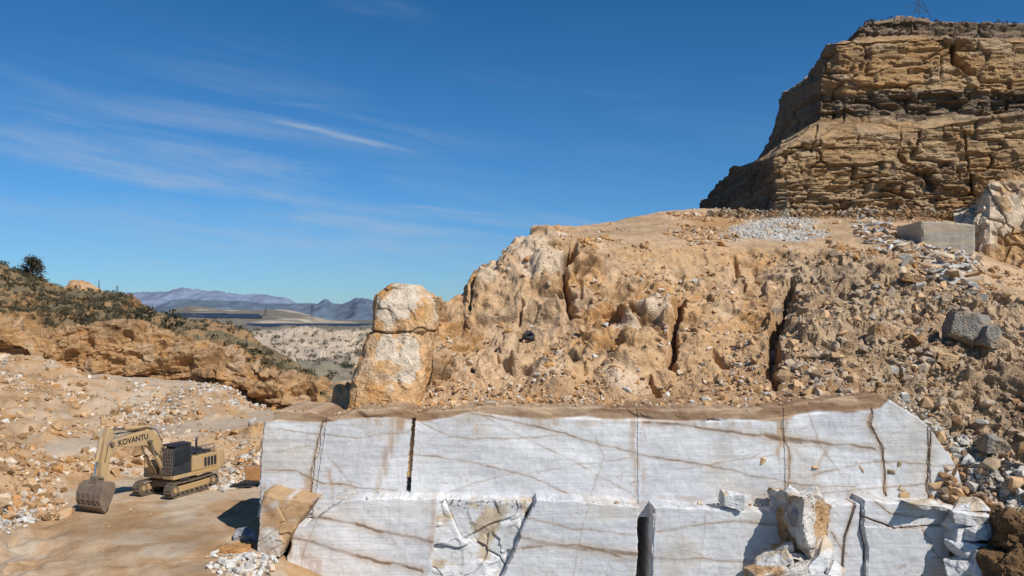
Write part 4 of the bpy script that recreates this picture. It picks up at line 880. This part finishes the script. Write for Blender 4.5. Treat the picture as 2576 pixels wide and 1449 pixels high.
big_=noise(cxyz(mth('MULTIPLY',az,1.5),mth('MULTIPLY',el,5.),3.),1.3,2.,.5)
m1=mth('MULTIPLY',mrange(wis,.42,.75,0.,1.),mrange(big_,.36,.6,0.,1.))
lown=mth('MULTIPLY',mrange(el,.02,.1,.5,1.),mrange(el,.19,.33,1.,.12))
m1=mth('MULTIPLY',mth('MULTIPLY',m1,lown),mrange(az,-.1,.25,1.,.12))
tot=mth('MULTIPLY',m1,.42)
wobN=mth('SUBTRACT',noise(cxyz(mth('MULTIPLY',az,12.),mth('MULTIPLY',el,30.)),1.,4.,.6),.5)
fineN=mrange(noise(cxyz(mth('MULTIPLY',az,10.),mth('MULTIPLY',el2,90.)),1.,4.,.6),.3,.65,.3,1.)
def streak(a0,e0,slope,hl,hw,amp):
    dx=mth('SUBTRACT',az,a0);dy=mth('SUBTRACT',mth('SUBTRACT',el,e0),mth('MULTIPLY',dx,slope))
    dy=mth('ADD',dy,mth('MULTIPLY',wobN,hw*1.8))
    A=mrange(mth('ABSOLUTE',dx),0.,hl,1.,0.);B=mrange(mth('ABSOLUTE',dy),0.,hw,amp,0.)
    return mth('MULTIPLY',A,B)
def pe(px,py): return (math.atan((px-1288)/F),math.atan((800-py)/math.hypot(F,px-1288)))
st=None
for px_,py_,sl,hl,hw,am in [(890,348,-.17,.11,.0065,.42),(760,318,-.12,.06,.004,.25),(1110,527,-.09,.10,.004,.40),(780,265,.02,.08,.004,.14),(300,430,-.09,.26,.012,.30),(120,210,-.2,.16,.012,.16),(250,385,-.12,.22,.025,.2),(700,500,-.08,.3,.010,.36),(900,560,-.08,.2,.012,.28),(1500,560,-.04,.3,.012,.14),(950,620,.02,.3,.012,.22),(400,560,-.05,.3,.03,.26),(650,640,-.02,.4,.04,.2),(960,20,-.1,.09,.02,.10)]:
    a,e=pe(px_,py_);q=streak(a,e,sl,hl,hw,am);st=q if st is None else mth('ADD',st,q)
tot=mth('MINIMUM',mth('ADD',tot,mth('MULTIPLY',st,fineN)),.75)
cr=N_(nt,'ShaderNodeValToRGB');cr.color_ramp.elements[0].position=0.;cr.color_ramp.elements[0].color=(.52,.76,1.05,1);cr.color_ramp.elements[1].position=.42;cr.color_ramp.elements[1].color=(.18,.66,1.0,1)
e_=cr.color_ramp.elements.new(.15);e_.color=(.37,.78,1.12,1)
L(el,cr.inputs[0])
tint=N_(nt,'ShaderNodeMix',data_type='RGBA',blend_type='MULTIPLY');tint.inputs[0].default_value=1.;L(sk.outputs[0],tint.inputs[6]);L(cr.outputs[0],tint.inputs[7])
mx=N_(nt,'ShaderNodeMix',data_type='RGBA');L(tot,mx.inputs[0]);L(tint.outputs[2],mx.inputs[6]);mx.inputs[7].default_value=(4.6,5.6,6.8,1)
L(mx.outputs[2],bg.inputs['Color'])
scene.view_settings.view_transform='Standard';scene.view_settings.look='None';scene.view_settings.exposure=0;scene.view_settings.gamma=1
print('faces',sum(len(o.data.polygons) for o in scene.objects if o.type=='MESH'))
